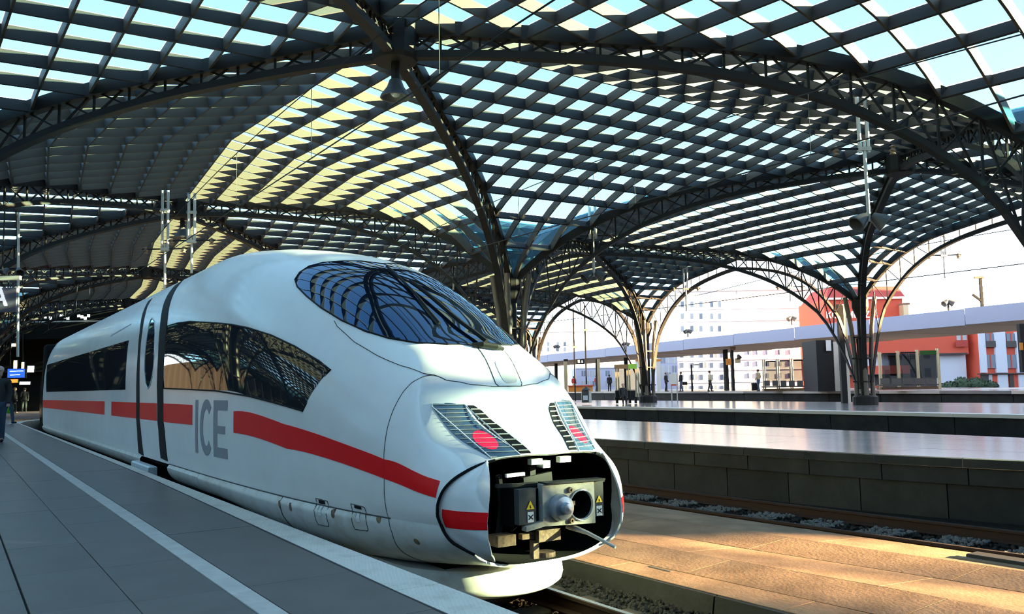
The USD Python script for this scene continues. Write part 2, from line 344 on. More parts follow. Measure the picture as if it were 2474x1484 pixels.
def bn(i, s): return np.interp(s, [-9, 5, 9, 60], [edges[i][1] + (edges[i][1] - edges[i][0]) * 2.2, edges[i][1], edges[i][0], edges[i][0]]) + (b2(s) if i == 5 else 0)
zedge = [-.785, -.780, -.735, -.785, -.735, -.785]
for i in range(5):
    off = rng.uniform(0, 2)
    for s in np.arange(-6 - off, 40, 2.4):
        s0, s1 = s, s + 2.388; qa = .007
        ga, gb = (.012 if i in (1, 3) else .002), (.012 if i + 1 in (1, 3) else .002)
        top = [P(s0, bn(i, s0) + ga, zedge[i]), P(s1, bn(i, s1) + ga, zedge[i]), P(s1, bn(i + 1, s1) - gb, zedge[i + 1]), P(s0, bn(i + 1, s0) - gb, zedge[i + 1])]
        obj(bd, 'paving_slab', fix(hexa([q * [1, 1, 0] + [0, 0, -1.0] for q in top] + top)), M['board'][(i + rng.integers(2)) % 3])
for s in np.arange(-6, 40, 3.0): obj(bd, 'edge_beam', fix(hexa([P(s, bn(0, s) - .10, -1.0), P(s + 2.98, bn(0, s + 2.98) - .10, -1.0), P(s + 2.98, bn(0, s + 2.98), -1.0), P(s, bn(0, s), -1.0), P(s, bn(0, s) - .06, -.79), P(s + 2.98, bn(0, s + 2.98) - .06, -.79), P(s + 2.98, bn(0, s + 2.98), -.79), P(s, bn(0, s), -.79)])), M['concrete_dark'])  # dark strip over the slab sides, deep shade put into its colour
for a, b, w in ((7.0, 7.35, .02), (4.35, 4.8, .02)):
    obj(bd, 'broken_hole', slab(a, b, 6.70, 6.74, -.79, -.776), M['joint'])
scatter('ballast_stones', 'dark crushed stones between the rails in front of the train', [(2, 9, 2.9, 6.3, -.985)], 9000, .03, M['stone'])
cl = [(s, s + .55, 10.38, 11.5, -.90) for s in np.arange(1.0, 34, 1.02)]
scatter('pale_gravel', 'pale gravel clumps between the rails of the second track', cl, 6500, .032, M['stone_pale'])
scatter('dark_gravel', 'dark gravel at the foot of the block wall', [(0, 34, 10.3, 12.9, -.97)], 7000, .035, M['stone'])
# cover plate by the rusty rail at the right
cp = thing('cable_cover', 'dark lifted cover plate with a pit beside the rusty rail at the right edge', 'cover')
obj(cp, 'pit_lid', fix(slab(4.3, 5.35, 9.72, 9.95, -.78, -.70, .01)), M['steel_dark']); obj(cp, 'pit_frame', fix(slab(4.2, 5.45, 9.60, 9.71, -.78, -.735)), M['board'][2])

# ---------------------------------------------------------------- second platform (right, block wall towards the train)
p2f = PchipInterpolator([-6, 2, 6.67, 9.88, 15.6, 25, 60], [17.5, 15.2, 13.95, 13.35, 13.02, 12.9, 12.9]); p2b = PchipInterpolator([-6, 0, 9.1, 25.2, 60], [18.9, 18.9, 19.16, 19.97, 20.3])
p2 = thing('platform', 'second platform with glossy wet-looking slabs and a dark block wall', kind='structure')
core = []
ss = np.linspace(-6, 60, 34)
for a, b in zip(ss, ss[1:]):
    core.append(hexa([P(a, p2f(a) + .10, -1.0), P(b, p2f(b) + .10, -1.0), P(b, p2b(b), -1.0), P(a, p2b(a), -1.0), P(a, p2f(a) + .10, -.03), P(b, p2f(b) + .10, -.03), P(b, p2b(b), -.03), P(a, p2b(a), -.03)]))
obj(p2, 'core', [fix(c) for c in core], M['joint'])
def quad_slab(s0, s1, fa, fb, z0, z1, g=.006):
    t = [P(s0 + g, fa(s0), 0), P(s1 - g, fa(s1), 0), P(s1 - g, fb(s1), 0), P(s0 + g, fb(s0), 0)]
    return fix(hexa([q + [0, 0, z0] for q in t] + [q + [0, 0, z1] for q in t]))
for s in np.arange(-6, 59, 1.35):
    far_ = s > 36
    obj(p2, 'coping_stone', quad_slab(s, s + 1.35, lambda x: p2f(x) - .05, lambda x: p2f(x) + .36, -.155, .006), M['glossy_slab'][1])
for s in np.arange(-6, 59, 1.35):
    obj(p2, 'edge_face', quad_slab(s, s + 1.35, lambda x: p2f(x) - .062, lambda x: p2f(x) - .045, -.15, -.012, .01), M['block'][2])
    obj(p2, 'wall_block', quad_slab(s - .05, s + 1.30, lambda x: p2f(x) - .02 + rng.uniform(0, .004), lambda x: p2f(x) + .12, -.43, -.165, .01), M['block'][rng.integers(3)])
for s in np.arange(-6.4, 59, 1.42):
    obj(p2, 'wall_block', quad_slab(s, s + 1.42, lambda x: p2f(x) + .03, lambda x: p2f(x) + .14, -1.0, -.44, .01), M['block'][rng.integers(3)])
for i in range(4):
    fa = lambda x, i=i: p2f(x) + .37 + (p2b(x) - p2f(x) - .38) * i / 4 + .006; fb = lambda x, i=i: p2f(x) + .37 + (p2b(x) - p2f(x) - .38) * (i + 1) / 4
    for s in np.arange(-6 + i * .5, 58, 3.0):
        obj(p2, 'floor_slab', quad_slab(s, s + 3.0, fa, fb, -.03, rng.uniform(-.001, .001), .004), M['glossy_slab'][rng.integers(2)])

# ---------------------------------------------------------------- third platform (columns stand on it)
p3f = PchipInterpolator([-10, 14.5, 40.4, 120], [29.6, 30.6, 31.5, 32.2])
p3 = thing('platform', 'third platform with the glossy edge and the tree columns on it', kind='structure')
obj(p3, 'core', [quad_slab(a, a + 10, lambda x: p3f(x) + .05, lambda x: 44.5 + 0 * x, -1.0, -.02, 0) for a in np.arange(-10, 120, 10)], M['concrete_dark'])
for a in np.arange(-10, 118, 2.7):
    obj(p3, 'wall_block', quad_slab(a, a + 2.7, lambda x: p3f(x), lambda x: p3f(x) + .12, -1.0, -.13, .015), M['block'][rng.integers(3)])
    obj(p3, 'coping_stone', quad_slab(a, a + 2.7, lambda x: p3f(x) - .06, lambda x: p3f(x) + .8, -.125, .005, .006), M['edge_pale'])
for a in np.arange(-10, 118, 6.0):
    for i in range(2):
        obj(p3, 'floor_slab', quad_slab(a, a + 6, lambda x: p3f(x) + .81 + i * 6.4, lambda x: p3f(x) + .80 + (i + 1) * 6.4 if i == 0 else 44.5 + 0 * x, -.02, 0, .008), M['glossy_slab'][rng.integers(2)])

# ---------------------------------------------------------------- the roof: columns on a curved lattice, cross vaults between them
COLS = [[(-17.42, -44.18), (-24.37, -36.63), (-37.62, -22.44), (-55.05, 0.18), (-68.73, 25.25), (-77.12, 42.76), (-82.64, 51.38)],
        [(1.01, -33.49), (-7.71, -23.37), (-20.98, -9.13), (-36.71, 11.02), (-49.05, 33.41), (-57.47, 50.97), (-64.39, 62.37)],
        [(19.44, -22.8), (8.96, -10.1), (-4.35, 4.19), (-18.37, 21.86), (-29.37, 41.57), (-37.81, 59.18), (-46.14, 73.37)],
        [(37.86, -12.1), (25.63, 3.17), (12.28, 17.5), (-0.03, 32.71), (-9.69, 49.73), (-18.15, 67.39), (-27.89, 84.36)],
        [(56.0, -1.09), (41.9, 16.83), (28.6, 31.21), (18.15, 43.87), (9.2, 58.13), (1.8, 75.85), (-9.1, 95.68)]]
COLS = np.array(COLS)                                   # rows j=-3..1, columns i=-3..3
COLS = np.concatenate([COLS, COLS[:, -1:] * 2 - COLS[:, -2:-1]], 1)     # i=4 straight on
def plan(i, j):
    i, j = np.broadcast_arrays(np.asarray(i, float), np.asarray(j, float))
    a, b = np.clip(i + 3, 0, COLS.shape[1] - 1.0001), np.clip(j + 3, 0, COLS.shape[0] - 1.0001)
    ia, ib = a.astype(int), b.astype(int); fa, fb = (a - ia)[..., None], (b - ib)[..., None]
    return (COLS[ib, ia] * (1 - fa) + COLS[ib, ia + 1] * fa) * (1 - fb) + (COLS[ib + 1, ia] * (1 - fa) + COLS[ib + 1, ia + 1] * fa) * fb
ZS = 5.35
PROF = PchipInterpolator([0, .1, .2, .325, .49, .65, .79, 1.0], [0, .30, .50, .67, .80, .86, .912, 1.0])
HUBZ = {(-1, -1): 9.85, (0, -1): 9.85, (-1, 0): 10.0, (0, 0): 9.3, (1, -1): 9.65}
def crown(i, j):                                        # crown height, blended between the vaults' centres
    i, j = np.asarray(i, float) - .5, np.asarray(j, float) - .5
    ia, ib = np.floor(i).astype(int), np.floor(j).astype(int); fa, fb = i - ia, j - ib
    g = np.vectorize(lambda a, b: HUBZ.get((a, b), 9.45 if b < 0 else (9.0 if b == 0 else 8.7)))
    return (g(ia, ib) * (1 - fa) + g(ia + 1, ib) * fa) * (1 - fb) + (g(ia, ib + 1) * (1 - fa) + g(ia + 1, ib + 1) * fa) * fb
def roof(bi, bj, p, q, web):                            # p along i, q along j, each -1..1; web 'p' rises with p, 'q' with q, None = vault
    p, q = np.broadcast_arrays(np.asarray(p, float), np.asarray(q, float))
    i, j = bi + .5 + p / 2, bj + .5 + q / 2
    m = np.abs(p) if web == 'p' else np.abs(q) if web == 'q' else np.minimum(np.abs(p), np.abs(q))
    z = ZS + (crown(i, j) - ZS) * PROF(np.clip(1 - m, 0, 1))
    return np.concatenate([plan(i, j), z[..., None]], -1)
def roof_n(bi, bj, p, q, web, e=.01):
    a = roof(bi, bj, p + e, q, web) - roof(bi, bj, p - e, q, web); b = roof(bi, bj, p, q + e, web) - roof(bi, bj, p, q - e, web)
    n = norm(np.cross(a, b)); return n * np.sign(n[..., 2:3])
def ribbon(Pt, Nn, depth, thick, rise=.0):              # a fin hanging from the points Pt along -Nn
    t = norm(np.gradient(Pt, axis=0)); x = norm(np.cross(t, Nn)) * thick / 2; m = len(Pt)
    V = np.concatenate([Pt + Nn * rise - x, Pt + Nn * rise + x, Pt - Nn * depth + x, Pt - Nn * depth - x])
    Fc = [[k * m + i, k * m + i + 1, ((k + 1) % 4) * m + i + 1, ((k + 1) % 4) * m + i] for k in range(4) for i in range(m - 1)] + [[0, m, 2 * m, 3 * m], [m - 1, 4 * m - 1, 3 * m - 1, 2 * m - 1]]
    return fix((V, np.array(Fc)))
LOW_T = [0.0, .02, .05, .1, .17, .25, .35, .5, .7, 1.0]; LOW_Z = [1.6, 2.3, 3.15, 4.3, 5.45, 6.35, 7.15, 7.9, 8.45, 8.85]
LOW = PchipInterpolator(LOW_T, LOW_Z)
def truss(bay, a2, h2, toppts, tt, n=15, lw=.05):
    """upper chord along toppts, lower chord under it (t = 0 at the column), lattice between"""
    top = toppts - [0, 0, .18]; low = toppts.copy(); low[:, 2] = np.minimum(LOW(tt) + (toppts[-1, 2] - 9.7), toppts[:, 2] - .62)
    d = norm((toppts[-1] - toppts[0]) * [1, 1, 0]); low[:, :2] += d[:2] * np.clip(.45 - tt * 3, 0, .45)[:, None]
    vert = np.tile(Z, (len(top), 1))
    obj(bay, 'upper_chord', ribbon(top + [0, 0, .20], vert, .34, .24), M['truss'])
    obj(bay, 'lower_chord', ribbon(low + [0, 0, .08], vert, .17, .24), M['truss'])
    L = []
    for k in range(n):
        a, b = .09 + .9 * k / n, .09 + .9 * (k + 1) / n
        I = lambda arr_, x: np.array([np.interp(x, tt, arr_[:, c]) for c in range(3)])
        L.append(bar(I(top, a), I(low, a), lw))
        if n > 10: L.append(bar(I(top, a), I(low, b), lw * .9)); L.append(bar(I(low, a), I(top, b), lw * .9))
        elif a < .4: L.append(bar(I(top, a), I(low, b), lw * .8))
    obj(bay, 'lattice', L, M['truss'])
bay_names = {(-1, -1): 'glazed vault over the train nose, nearest the middle of the frame', (0, -1): 'glazed vault over the middle of the train, left of centre', (-1, 0): 'glazed vault at the upper right over the second platform',
             (0, 0): 'glazed vault over the third platform behind the near column', (1, -1): 'glazed vault far left beyond the train'}
NC = 20
for bi in range(-3, 4):
    for bj in range(-3, 1):
        ctr = px_of(roof(bi, bj, np.linspace(-1, 1, 9)[:, None], np.linspace(-1, 1, 9)[None], None).reshape(-1, 3))
        seen = ((ctr[:, 2] > 1) & (ctr[:, 0] > -60) & (ctr[:, 0] < 2534) & (ctr[:, 1] > -60) & (ctr[:, 1] < 900)).any()
        bay = thing('ceiling', bay_names.get((bi, bj), f'glazed cross vault of the station roof in the row {"over the left platform" if bj < -1 else "along the tracks"}'), kind='structure')
        cells = []
        g = np.linspace(-1, 1, NC + 1); h = NC // 2
        for a in range(NC):
            for b in range(NC):
                ca, cb = (g[a] + g[a + 1]) / 2, (g[b] + g[b + 1]) / 2
                p0, p1, q0, q1 = g[a] + .004, g[a + 1] - .004, g[b] + .004, g[b + 1] - .004
                if abs(abs(ca) - abs(cb)) > 1e-6:
                    w = 'p' if abs(ca) < abs(cb) else 'q'
                    cells.append((w, [(p0, q0), (p1, q0), (p1, q1), (p0, q1)]))
                else:
                    quad = [(p0, q0), (p1, q0), (p1, q1), (p0, q1)]
                    i0 = 0 if ca * cb > 0 else 1                      # the groin runs through corners i0 and i0+2
                    for tri in ((i0, i0 + 1, i0 + 2), (i0 + 2, i0 + 3, i0)):
                        pts = [quad[x % 4] for x in tri]; cx, cy = np.mean(pts, 0)
                        cells.append(('p' if abs(cx) < abs(cy) else 'q', pts))
        made = []
        for w, pts in cells:
            pq = np.array(pts); X = roof(bi, bj, pq[:, 0], pq[:, 1], w); n = norm(np.cross(X[1] - X[0], X[-1] - X[0])); n = n if n[2] > 0 else -n
            m = len(X); V = np.vstack([X + n * .02, X + n * .04])
            Fc = [[0, k2 + 1, k2 + 2][::-1] for k2 in range(m - 2)] + [[m, m + k2 + 1, m + k2 + 2] for k2 in range(m - 2)]
            for k2 in range(m): q2 = (k2 + 1) % m; Fc += [[k2, q2, m + q2], [k2, m + q2, m + k2]]
            s = px_of(X); area = 0
            if s[:, 2].min() > 1 and s[:, 0].max() > 0 and s[:, 0].min() < 2474 and s[:, 1].max() > 0 and s[:, 1].min() < 1000:
                x, y = s[:, 0], s[:, 1]; area = abs(np.sum(x * np.roll(y, -1) - y * np.roll(x, -1))) / 2
                if np.ptp(x) < 10 or np.ptp(y) < 6: area = 0
            made.append((area, V, np.array(Fc)))
        made.sort(key=lambda x: -x[0]); rest = []
        for r, (area, V, Fc) in enumerate(made):
            if area > 60 and r < 300: obj(bay, 'pane', (V, Fc), M['pane'])
            else: rest.append((V, Fc))
        if rest: obj(bay, 'pane', rest, M['pane'], kind='stuff')
        pf, rf = [], []
        D1, W1 = (.27, .055) if bi > -2 else (.16, .06)  # out-of-view bays behind the camera: sparse fins, opening the sky mirrored in the windshield
        for k in range(0, NC, 1 if bi > -2 else 4):
            v = g[k]; av = abs(v)
            for ax in ('p', 'q'):                                     # line of constant ax
                def fin(lo, hi, web, n):
                    if hi - lo < .03: return
                    u = np.linspace(lo, hi, n); vv = np.full(n, v)
                    p_, q_ = (vv, u) if ax == 'p' else (u, vv)
                    X, Nn = roof(bi, bj, p_, q_, web), roof_n(bi, bj, p_, q_, web)
                    straight = (web == ax)
                    g_ = ribbon(X, Nn, D1 if not straight else D1 + .03, W1, .015)
                    (pf if straight else rf).append(g_)
                if av < 1 - 1e-6:                                     # straight runs parallel to the ridge, outside the groins
                    if av < .999: fin(-1, -av, ax, 4); fin(av, 1, ax, 4)
                other = 'q' if ax == 'p' else 'p'
                if av > .02:
                    lim = min(av, 1); n = max(3, int(18 * lim)); fin(-lim, 0, other, n); fin(0, lim, other, n)
        if seen:
            for x in pf: obj(bay, 'purlin', x, M['fin_blue'])
            for x in rf: obj(bay, 'rafter', x, M['fin'])
        else:
            obj(bay, 'purlin', pf, M['fin_blue']); obj(bay, 'rafter', rf, M['fin'])
        tt = np.linspace(0, 1, 26)
        for sp in (-1, 1):
            for sq in (-1, 1):
                truss(bay, 0, 0, roof(bi, bj, sp * (1 - tt), sq * (1 - tt), None), tt)
        if bj == 0:                                                   # trussed arch along the open side of the hall
            for sp in (-1, 1):
                truss(bay, 0, 0, roof(bi, bj, sp * (1 - tt), np.ones_like(tt), 'p'), tt, 10, .035)
        hub = roof(bi, bj, 0., 0., None); obj(bay, 'crown_node', lathe(hub - [0, 0, 1.0], [(0, 0), (.5, 0), (.55, .1), (.55, .85), (.2, .95)], 12), M['truss'])

# columns
def column(i, j, label):
    b = np.append(plan(i, j), 0); c = thing('column', label, 'column', 'tree columns of the hall', loc=b)
    obj(c, 'pier', fix(lathe(b, [(0, -1.0), (.6, -1.0), (.6, -.005), (0, -.005)], 16)), M['concrete_dark']); obj(c, 'base', fix(lathe(b, [(0, 0), (.62, 0), (.62, .42), (.50, .5), (0, .5)], 16)), M['truss'])
    obj(c, 'core_post', tube([b + [0, 0, .4], b + [0, 0, 5.2]], .20, 10), M['truss'])
    di, dj = norm(plan(i + .05, j) - plan(i - .05, j)), norm(plan(i, j + .05) - plan(i, j - .05))
    for a in (-1, 1):
        for e in (-1, 1):
            o = np.append((di * a + dj * e) * .27, 0); o2 = np.append((di * a + dj * e) * .34, 0); o3 = np.append((di * a + dj * e) * .50, 0)
            obj(c, 'tube_post', tube([b + o + [0, 0, .3], b + o + [0, 0, 2.4], b + o2 + [0, 0, 4.0], b + o3 + [0, 0, 5.6]], .115, 10), M['column'], smooth=40)
    for z in (1.2, 2.4, 3.5): obj(c, 'collar', bx(b + [0, 0, z], (.78, .78, .07), [np.append(di, 0), np.append(norm(dj - di * (dj @ di)), 0), Z]), M['truss'])
    obj(c, 'capital', fix(lathe(b + [0, 0, 4.5], [(0, 0), (.22, 0), (.42, .55), (.42, .95), (0, .95)], 12)), M['truss'])
    return c
for i, j, lab in ((0, 0, 'brown steel tree column rising just behind the train windshield'), (1, 1, 'tree column at the left of the two on the third platform, by the kiosk shelter'), (0, 1, 'tree column at the right on the third platform with a bright golden tube'),
                  (2, 1, 'far tree column just above the right shoulder of the train nose'), (3, 1, 'farthest tree column hidden behind the train'), (1, 0, 'tree column behind the train roof'), (-1, 0, 'tree column outside the frame at the upper right'), (-1, 1, 'tree column outside the frame at the far right'),
                  (0, -1, 'tree column outside the frame at the left'), (2, 0, 'tree column far behind the train door')):
    column(i, j, lab)

# ---------------------------------------------------------------- the train: section curves along s, w across from its middle (n = 4.42), h above the rail head
WC = 4.42
def pw(pts):
    p = np.array(pts); f = PchipInterpolator(p[:, 0], p[:, 1]); return lambda s: f(np.clip(s, p[0, 0], p[-1, 0]))
HT = pw([(5.7, 1.0), (6.03, 1.45), (6.53, 1.8), (6.98, 2.351), (7.6, 2.693), (8.4, 3.131), (9.3, 3.514), (10.5, 3.841), (12, 4.109), (14, 4.293), (40, 4.293)])
WM = pw([(5.7, .62), (6.0, .80), (6.3, .97), (6.7, 1.09), (7.2, 1.19), (8, 1.30), (9, 1.385), (10, 1.43), (11.5, 1.465), (13, 1.475), (40, 1.475)])
HM = pw([(5.7, .95), (6.5, 1.05), (8, 1.3), (11, 1.6), (40, 1.6)])
HB = pw([(5.9, .50), (6.3, .48), (6.8, .42), (7.5, .34), (8.5, .28), (9.3, .28), (12, .42), (40, .42)])
NE = pw([(5.7, 2.3), (7, 2.3), (9, 2.5), (12, 3.33), (40, 3.33)]); ME = pw([(5.7, 2.3), (7, 2.3), (9, 2.4), (12, 2.92), (40, 2.92)])
def sec(s, t):                                          # t: 0 under the middle, .3 sill, .55 widest, 1 roof ridge, 2 back under the middle on the far side
    s, t = np.broadcast_arrays(np.asarray(s, float), np.asarray(t, float))
    side = np.where(t > 1, 1.0, -1.0); tt = np.where(t > 1, 2 - t, t)
    Ht, Wm, hm, ne, me = HT(s), WM(s), HM(s), NE(s), ME(s); hs = np.minimum(.9, hm - .05)
    ph = np.clip((tt - .55) / .45, 0, 1) * np.pi / 2
    wu = Wm * np.cos(ph).clip(0) ** (2 / me); hu = hm + (Ht - hm) * np.sin(ph).clip(0) ** (2 / ne)
    k = np.clip((tt - .3) / .25, 0, 1); hmid = hs + (hm - hs) * k; wmid = Wm * (1 - .025 * (1 - k) ** 2)
    q = np.clip(tt / .3, 0, 1) * np.pi / 2; fade = np.clip((s - 6.9) / 1.2, 0, 1); Hb = HB(s)
    wl = (Wm * .975 + .035 * fade) * np.sin(q).clip(0) ** .75; hl = hs - .015 * fade - (hs - .015 * fade - Hb) * np.cos(q).clip(0) ** .9
    return s, side * np.where(tt >= .55, wu, np.where(tt >= .3, wmid, wl)), np.where(tt >= .55, hu, np.where(tt >= .3, hmid, hl))
def tw(s, w, h): return P(s, np.asarray(w) + WC, np.asarray(h) - .76)
def skin(s, t, off=0.0):
    X = tw(*sec(s, t))
    if np.any(off):
        e = .004; a = tw(*sec(s + e, t)) - tw(*sec(s - e, t))
        lo, hi = np.asarray(t) - e, np.asarray(t) + e; b = tw(*sec(s, hi)) - tw(*sec(s, lo))
        n = norm(np.cross(b, a)); c = np.stack(np.broadcast_arrays(*(tw(s, 0 * np.asarray(s, float), np.minimum(HM(s), 1.5))[..., k] for k in range(3))), -1)
        n = n * np.sign(np.sum(n * (X - c), -1, keepdims=True) + 1e-12); X = X + n * off
    return X
def t_of(s, h, side=-1):                                # section parameter at height h
    tt = np.linspace(.02, 1, 400); hh = sec(np.full(400, s), tt)[2]; t = np.interp(h, hh, tt); return t if side < 0 else 2 - t
def gridmesh(S, Tt, off=0.0, close=False):
    X = skin(S, Tt, off); a, b = S.shape; idx = np.arange(a * b).reshape(a, b)
    q = np.stack([idx[:-1, :-1], idx[1:, :-1], idx[1:, 1:], idx[:-1, 1:]], -1).reshape(-1, 4)
    return X.reshape(-1, 3), q
def densify(ring, step):
    out = []
    for a, b in zip(ring, np.roll(ring, -1, 0)):
        n = max(1, int(np.ceil(np.max(np.abs((b - a) / step))))); out += [a + (b - a) * k / n for k in range(n)]
    return np.array(out)
def patch(poly, off=.004, ds=.12, dt=.02, holes=None):  # a panel lying on the skin; poly in (s, t)
    pg = Polygon(poly, holes).buffer(0); x0, y0, x1, y1 = pg.bounds; ms = []
    for a in np.arange(x0, x1, ds):
        for b in np.arange(y0, y1, dt):
            c = pg.intersection(sbox(a, b, a + ds, b + dt))
            for g in getattr(c, 'geoms', [c]):
                if g.geom_type == 'Polygon' and g.area > 1e-8:
                    v, f = trimesh.creation.triangulate_polygon(g, engine='earcut'); ms.append((skin(v[:, 0], v[:, 1], off), f))
    for pp in getattr(pg, 'geoms', [pg]):
        for rg in [pp.exterior] + list(pp.interiors):
            r = densify(np.array(rg.coords)[:-1], (ds, dt)); m = len(r); A, B = skin(r[:, 0], r[:, 1], off), skin(r[:, 0], r[:, 1], -.012)
            i = np.arange(m); j = (i + 1) % m; ms.append((np.vstack([A, B]), np.stack([i, j, m + j, m + i], 1)))
    q = trimesh.Trimesh(*join(ms), process=False); q.merge_vertices(digits_vertex=5); return arr(q)
def flip(poly): return [(s, 2 - t) for s, t in poly]
def strip(line, wd=.0038, off=.001):                     # a seam: thin tube half sunk into the skin
    L = np.array(line, float); q = np.linspace(0, len(L) - 1, max(2, (len(L) - 1) * 6)); f = lambda c: np.interp(q, np.arange(len(L)), L[:, c])
    return tube(skin(f(0), f(1), off), wd, 5)
def smooth_ring(pts, n=6):                              # closed Catmull-Rom through pts
    p = np.array(pts, float); out = []
    for i in range(len(p)):
        a, b, c, d = p[i - 1], p[i], p[(i + 1) % len(p)], p[(i + 2) % len(p)]
        for k in range(n):
            u = k / n; out.append(.5 * ((2 * b) + (-a + c) * u + (2 * a - 5 * b + 4 * c - d) * u * u + (-a + 3 * b - 3 * c + d) * u ** 3))
    return out

tr = thing('train', 'white high-speed train power head with a red stripe, dark windshield and open coupler hatch', 'train')
RING_T = [0, .192, .214, .244, .301, .468, .563, .615, .662, .711, .757, .813, .9, 1.0]
RING_S = [6.20, 6.13, 6.18, 6.255, 6.33, 6.346, 6.339, 6.304, 6.258, 6.205, 6.164, 6.118, 6.06, 6.03]
ring_s = lambda t: np.interp(np.where(t > 1, 2 - t, t), RING_T, RING_S)
def shell(t0, t1, nt, s_end, ns, start=None):
    t = np.linspace(t0, t1, nt); u = np.linspace(0, 1, ns) ** 1.7; st = ring_s(t) if start is None else np.full(nt, start)
    S = st[None] + (s_end - st[None]) * u[:, None]; return gridmesh(S, np.broadcast_to(t, S.shape))
END = 35.9
tr_body = obj(tr, 'body', fix(shell(.3, 1.7, 190, END, 150)), M['white'], smooth=35)
obj(tr, 'nose_skirt', [fix(shell(0, .3, 40, 9.12, 60)), fix(shell(1.7, 2.0, 40, 9.12, 60))], M['white_dirty'], smooth=40)
for sd in (-1, 1):
    for k, (a, b) in enumerate([(9.125, 12.45), (12.46, 14.4), (16.7, 21.5), (21.51, 28.5), (28.51, END)]):
        t = np.linspace(.19, .3, 12); t = t if sd < 0 else 2 - t
        S, Tt = np.meshgrid(np.linspace(a, b, 12), t, indexing='ij'); obj(tr, 'side_skirt', fix(gridmesh(S, Tt)), M['white_dirty'], smooth=40)
obj(tr, 'underframe', [slab(7.6, 9.2, WC - .7, WC + .7, -.46, .10), slab(9.2, END, WC - 1.12, WC + 1.12, -.50, .10), slab(9.3, END, WC - 1.34, WC + 1.34, .05, .13)], M['under'])
for c in (9.9, 12.4, 27.8, 30.3):
    for sd in (-1, 1):
        obj(tr, 'wheel', fix(lathe(P(c, WC + sd * .68, -.30), [(0, 0), (.44, 0), (.46, .06 * sd), (.46, .13 * sd), (0, .13 * sd)], 24, N)), M['rail_rust'])
back = tw(*sec(END, np.linspace(0, 2, 80))); obj(tr, 'end_wall', (np.vstack([back, back.mean(0)]), np.array([[i, i + 1, 80] for i in range(79)])), M['black'])
obj(tr, 'gangway', [fix(slab(END - .02 + .22 * k, END + .16 + .22 * k, WC - 1.42 + .03 * (k % 2), WC + 1.42 - .03 * (k % 2), -.55, 3.15 - .03 * (k % 2), .05)) for k in range(5)], M['black'])
# rim of the coupler opening and the dark compartment behind it
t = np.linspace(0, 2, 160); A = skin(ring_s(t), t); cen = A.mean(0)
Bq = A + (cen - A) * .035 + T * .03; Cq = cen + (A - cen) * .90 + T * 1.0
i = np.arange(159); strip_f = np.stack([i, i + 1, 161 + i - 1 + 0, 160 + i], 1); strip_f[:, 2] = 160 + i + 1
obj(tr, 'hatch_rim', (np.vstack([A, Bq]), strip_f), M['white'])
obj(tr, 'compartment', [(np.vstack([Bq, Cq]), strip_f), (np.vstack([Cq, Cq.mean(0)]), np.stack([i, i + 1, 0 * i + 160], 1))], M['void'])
# opened hatch covers
IN = np.array([(.62, 1.435), (.665, 1.25), (.70, 1.10), (.725, .94), (.715, .80), (.66, .665), (.56, .585)])    # inner edge (w, h) at s = 5.97
def cover(sd):
    tr_ = np.linspace(.80, .20, 31); R = np.stack(sec(ring_s(tr_) + .015, tr_), -1); R[:, 1] *= .962; R[:, 2] = (R[:, 2] - .98) * .97 + .98; b = np.linspace(0, 6, 31)
    E_ = np.stack([5.96 + .15 * np.abs(b / 3 - 1) ** 3, -np.interp(b, range(7), IN[:, 0]), np.interp(b, range(7), IN[:, 1])], -1)
    a = np.linspace(0, 1, 14)[:, None, None]; X = R[None] * (1 - a) + E_[None] * a
    X[..., 1] -= .035 * np.sin(a[..., 0] * np.pi); X[..., 0] -= .03 * np.sin(a[..., 0] * np.pi); X[..., 1] *= -sd
    return X
def cover_mesh(X, off, thick):
    W = tw(X[..., 0], X[..., 1], X[..., 2]); n = norm(np.cross(np.gradient(W, axis=0), np.gradient(W, axis=1))); mid = tw(7.0, 0, 1.0); n *= np.sign(np.sum(n * (W - mid), -1, keepdims=True))
    o, q = (W + n * off).reshape(-1, 3), (W - n * thick).reshape(-1, 3); a, b = W.shape[:2]; idx = np.arange(a * b).reshape(a, b)
    f = np.stack([idx[:-1, :-1], idx[1:, :-1], idx[1:, 1:], idx[:-1, 1:]], -1).reshape(-1, 4); m = a * b
    per = np.concatenate([idx[0, :-1], idx[:-1, -1], idx[-1, :0:-1], idx[:0:-1, 0]]); p2_ = np.roll(per, -1)
    return fix((np.vstack([o, q]), np.vstack([f, f[:, ::-1] + m, np.stack([per, p2_, p2_ + m, per + m], 1)])))
for sd in (-1, 1):
    X = cover(sd); cv = obj(tr, 'hatch_cover', cover_mesh(X, 0, .016), M['white'], smooth=40)
    h = X[0, :, 2]; col = lambda hh: np.interp(-hh, -X[0, :, 2], np.arange(31))
    Y = np.empty((14, 8, 3))
    for k in range(14):
        for m_, hh in enumerate(np.linspace(1.035 - .012 * k / 13, .885 - .0 * k / 13, 8)):
            c = np.interp(-hh, -X[k, :, 2], np.arange(31)); Y[k, m_] = [np.interp(c, np.arange(31), X[k, :, z]) for z in range(3)]
    obj(cv, 'stripe', cover_mesh(Y[1:], .003, .001), M['red'])
tq = np.linspace(.19, .82, 40)
for sd in (0, 1): obj(tr, 'hatch_gap', tube(skin(ring_s(tq) - .006, tq if sd == 0 else 2 - tq, -.004), .013, 6), M['black'])
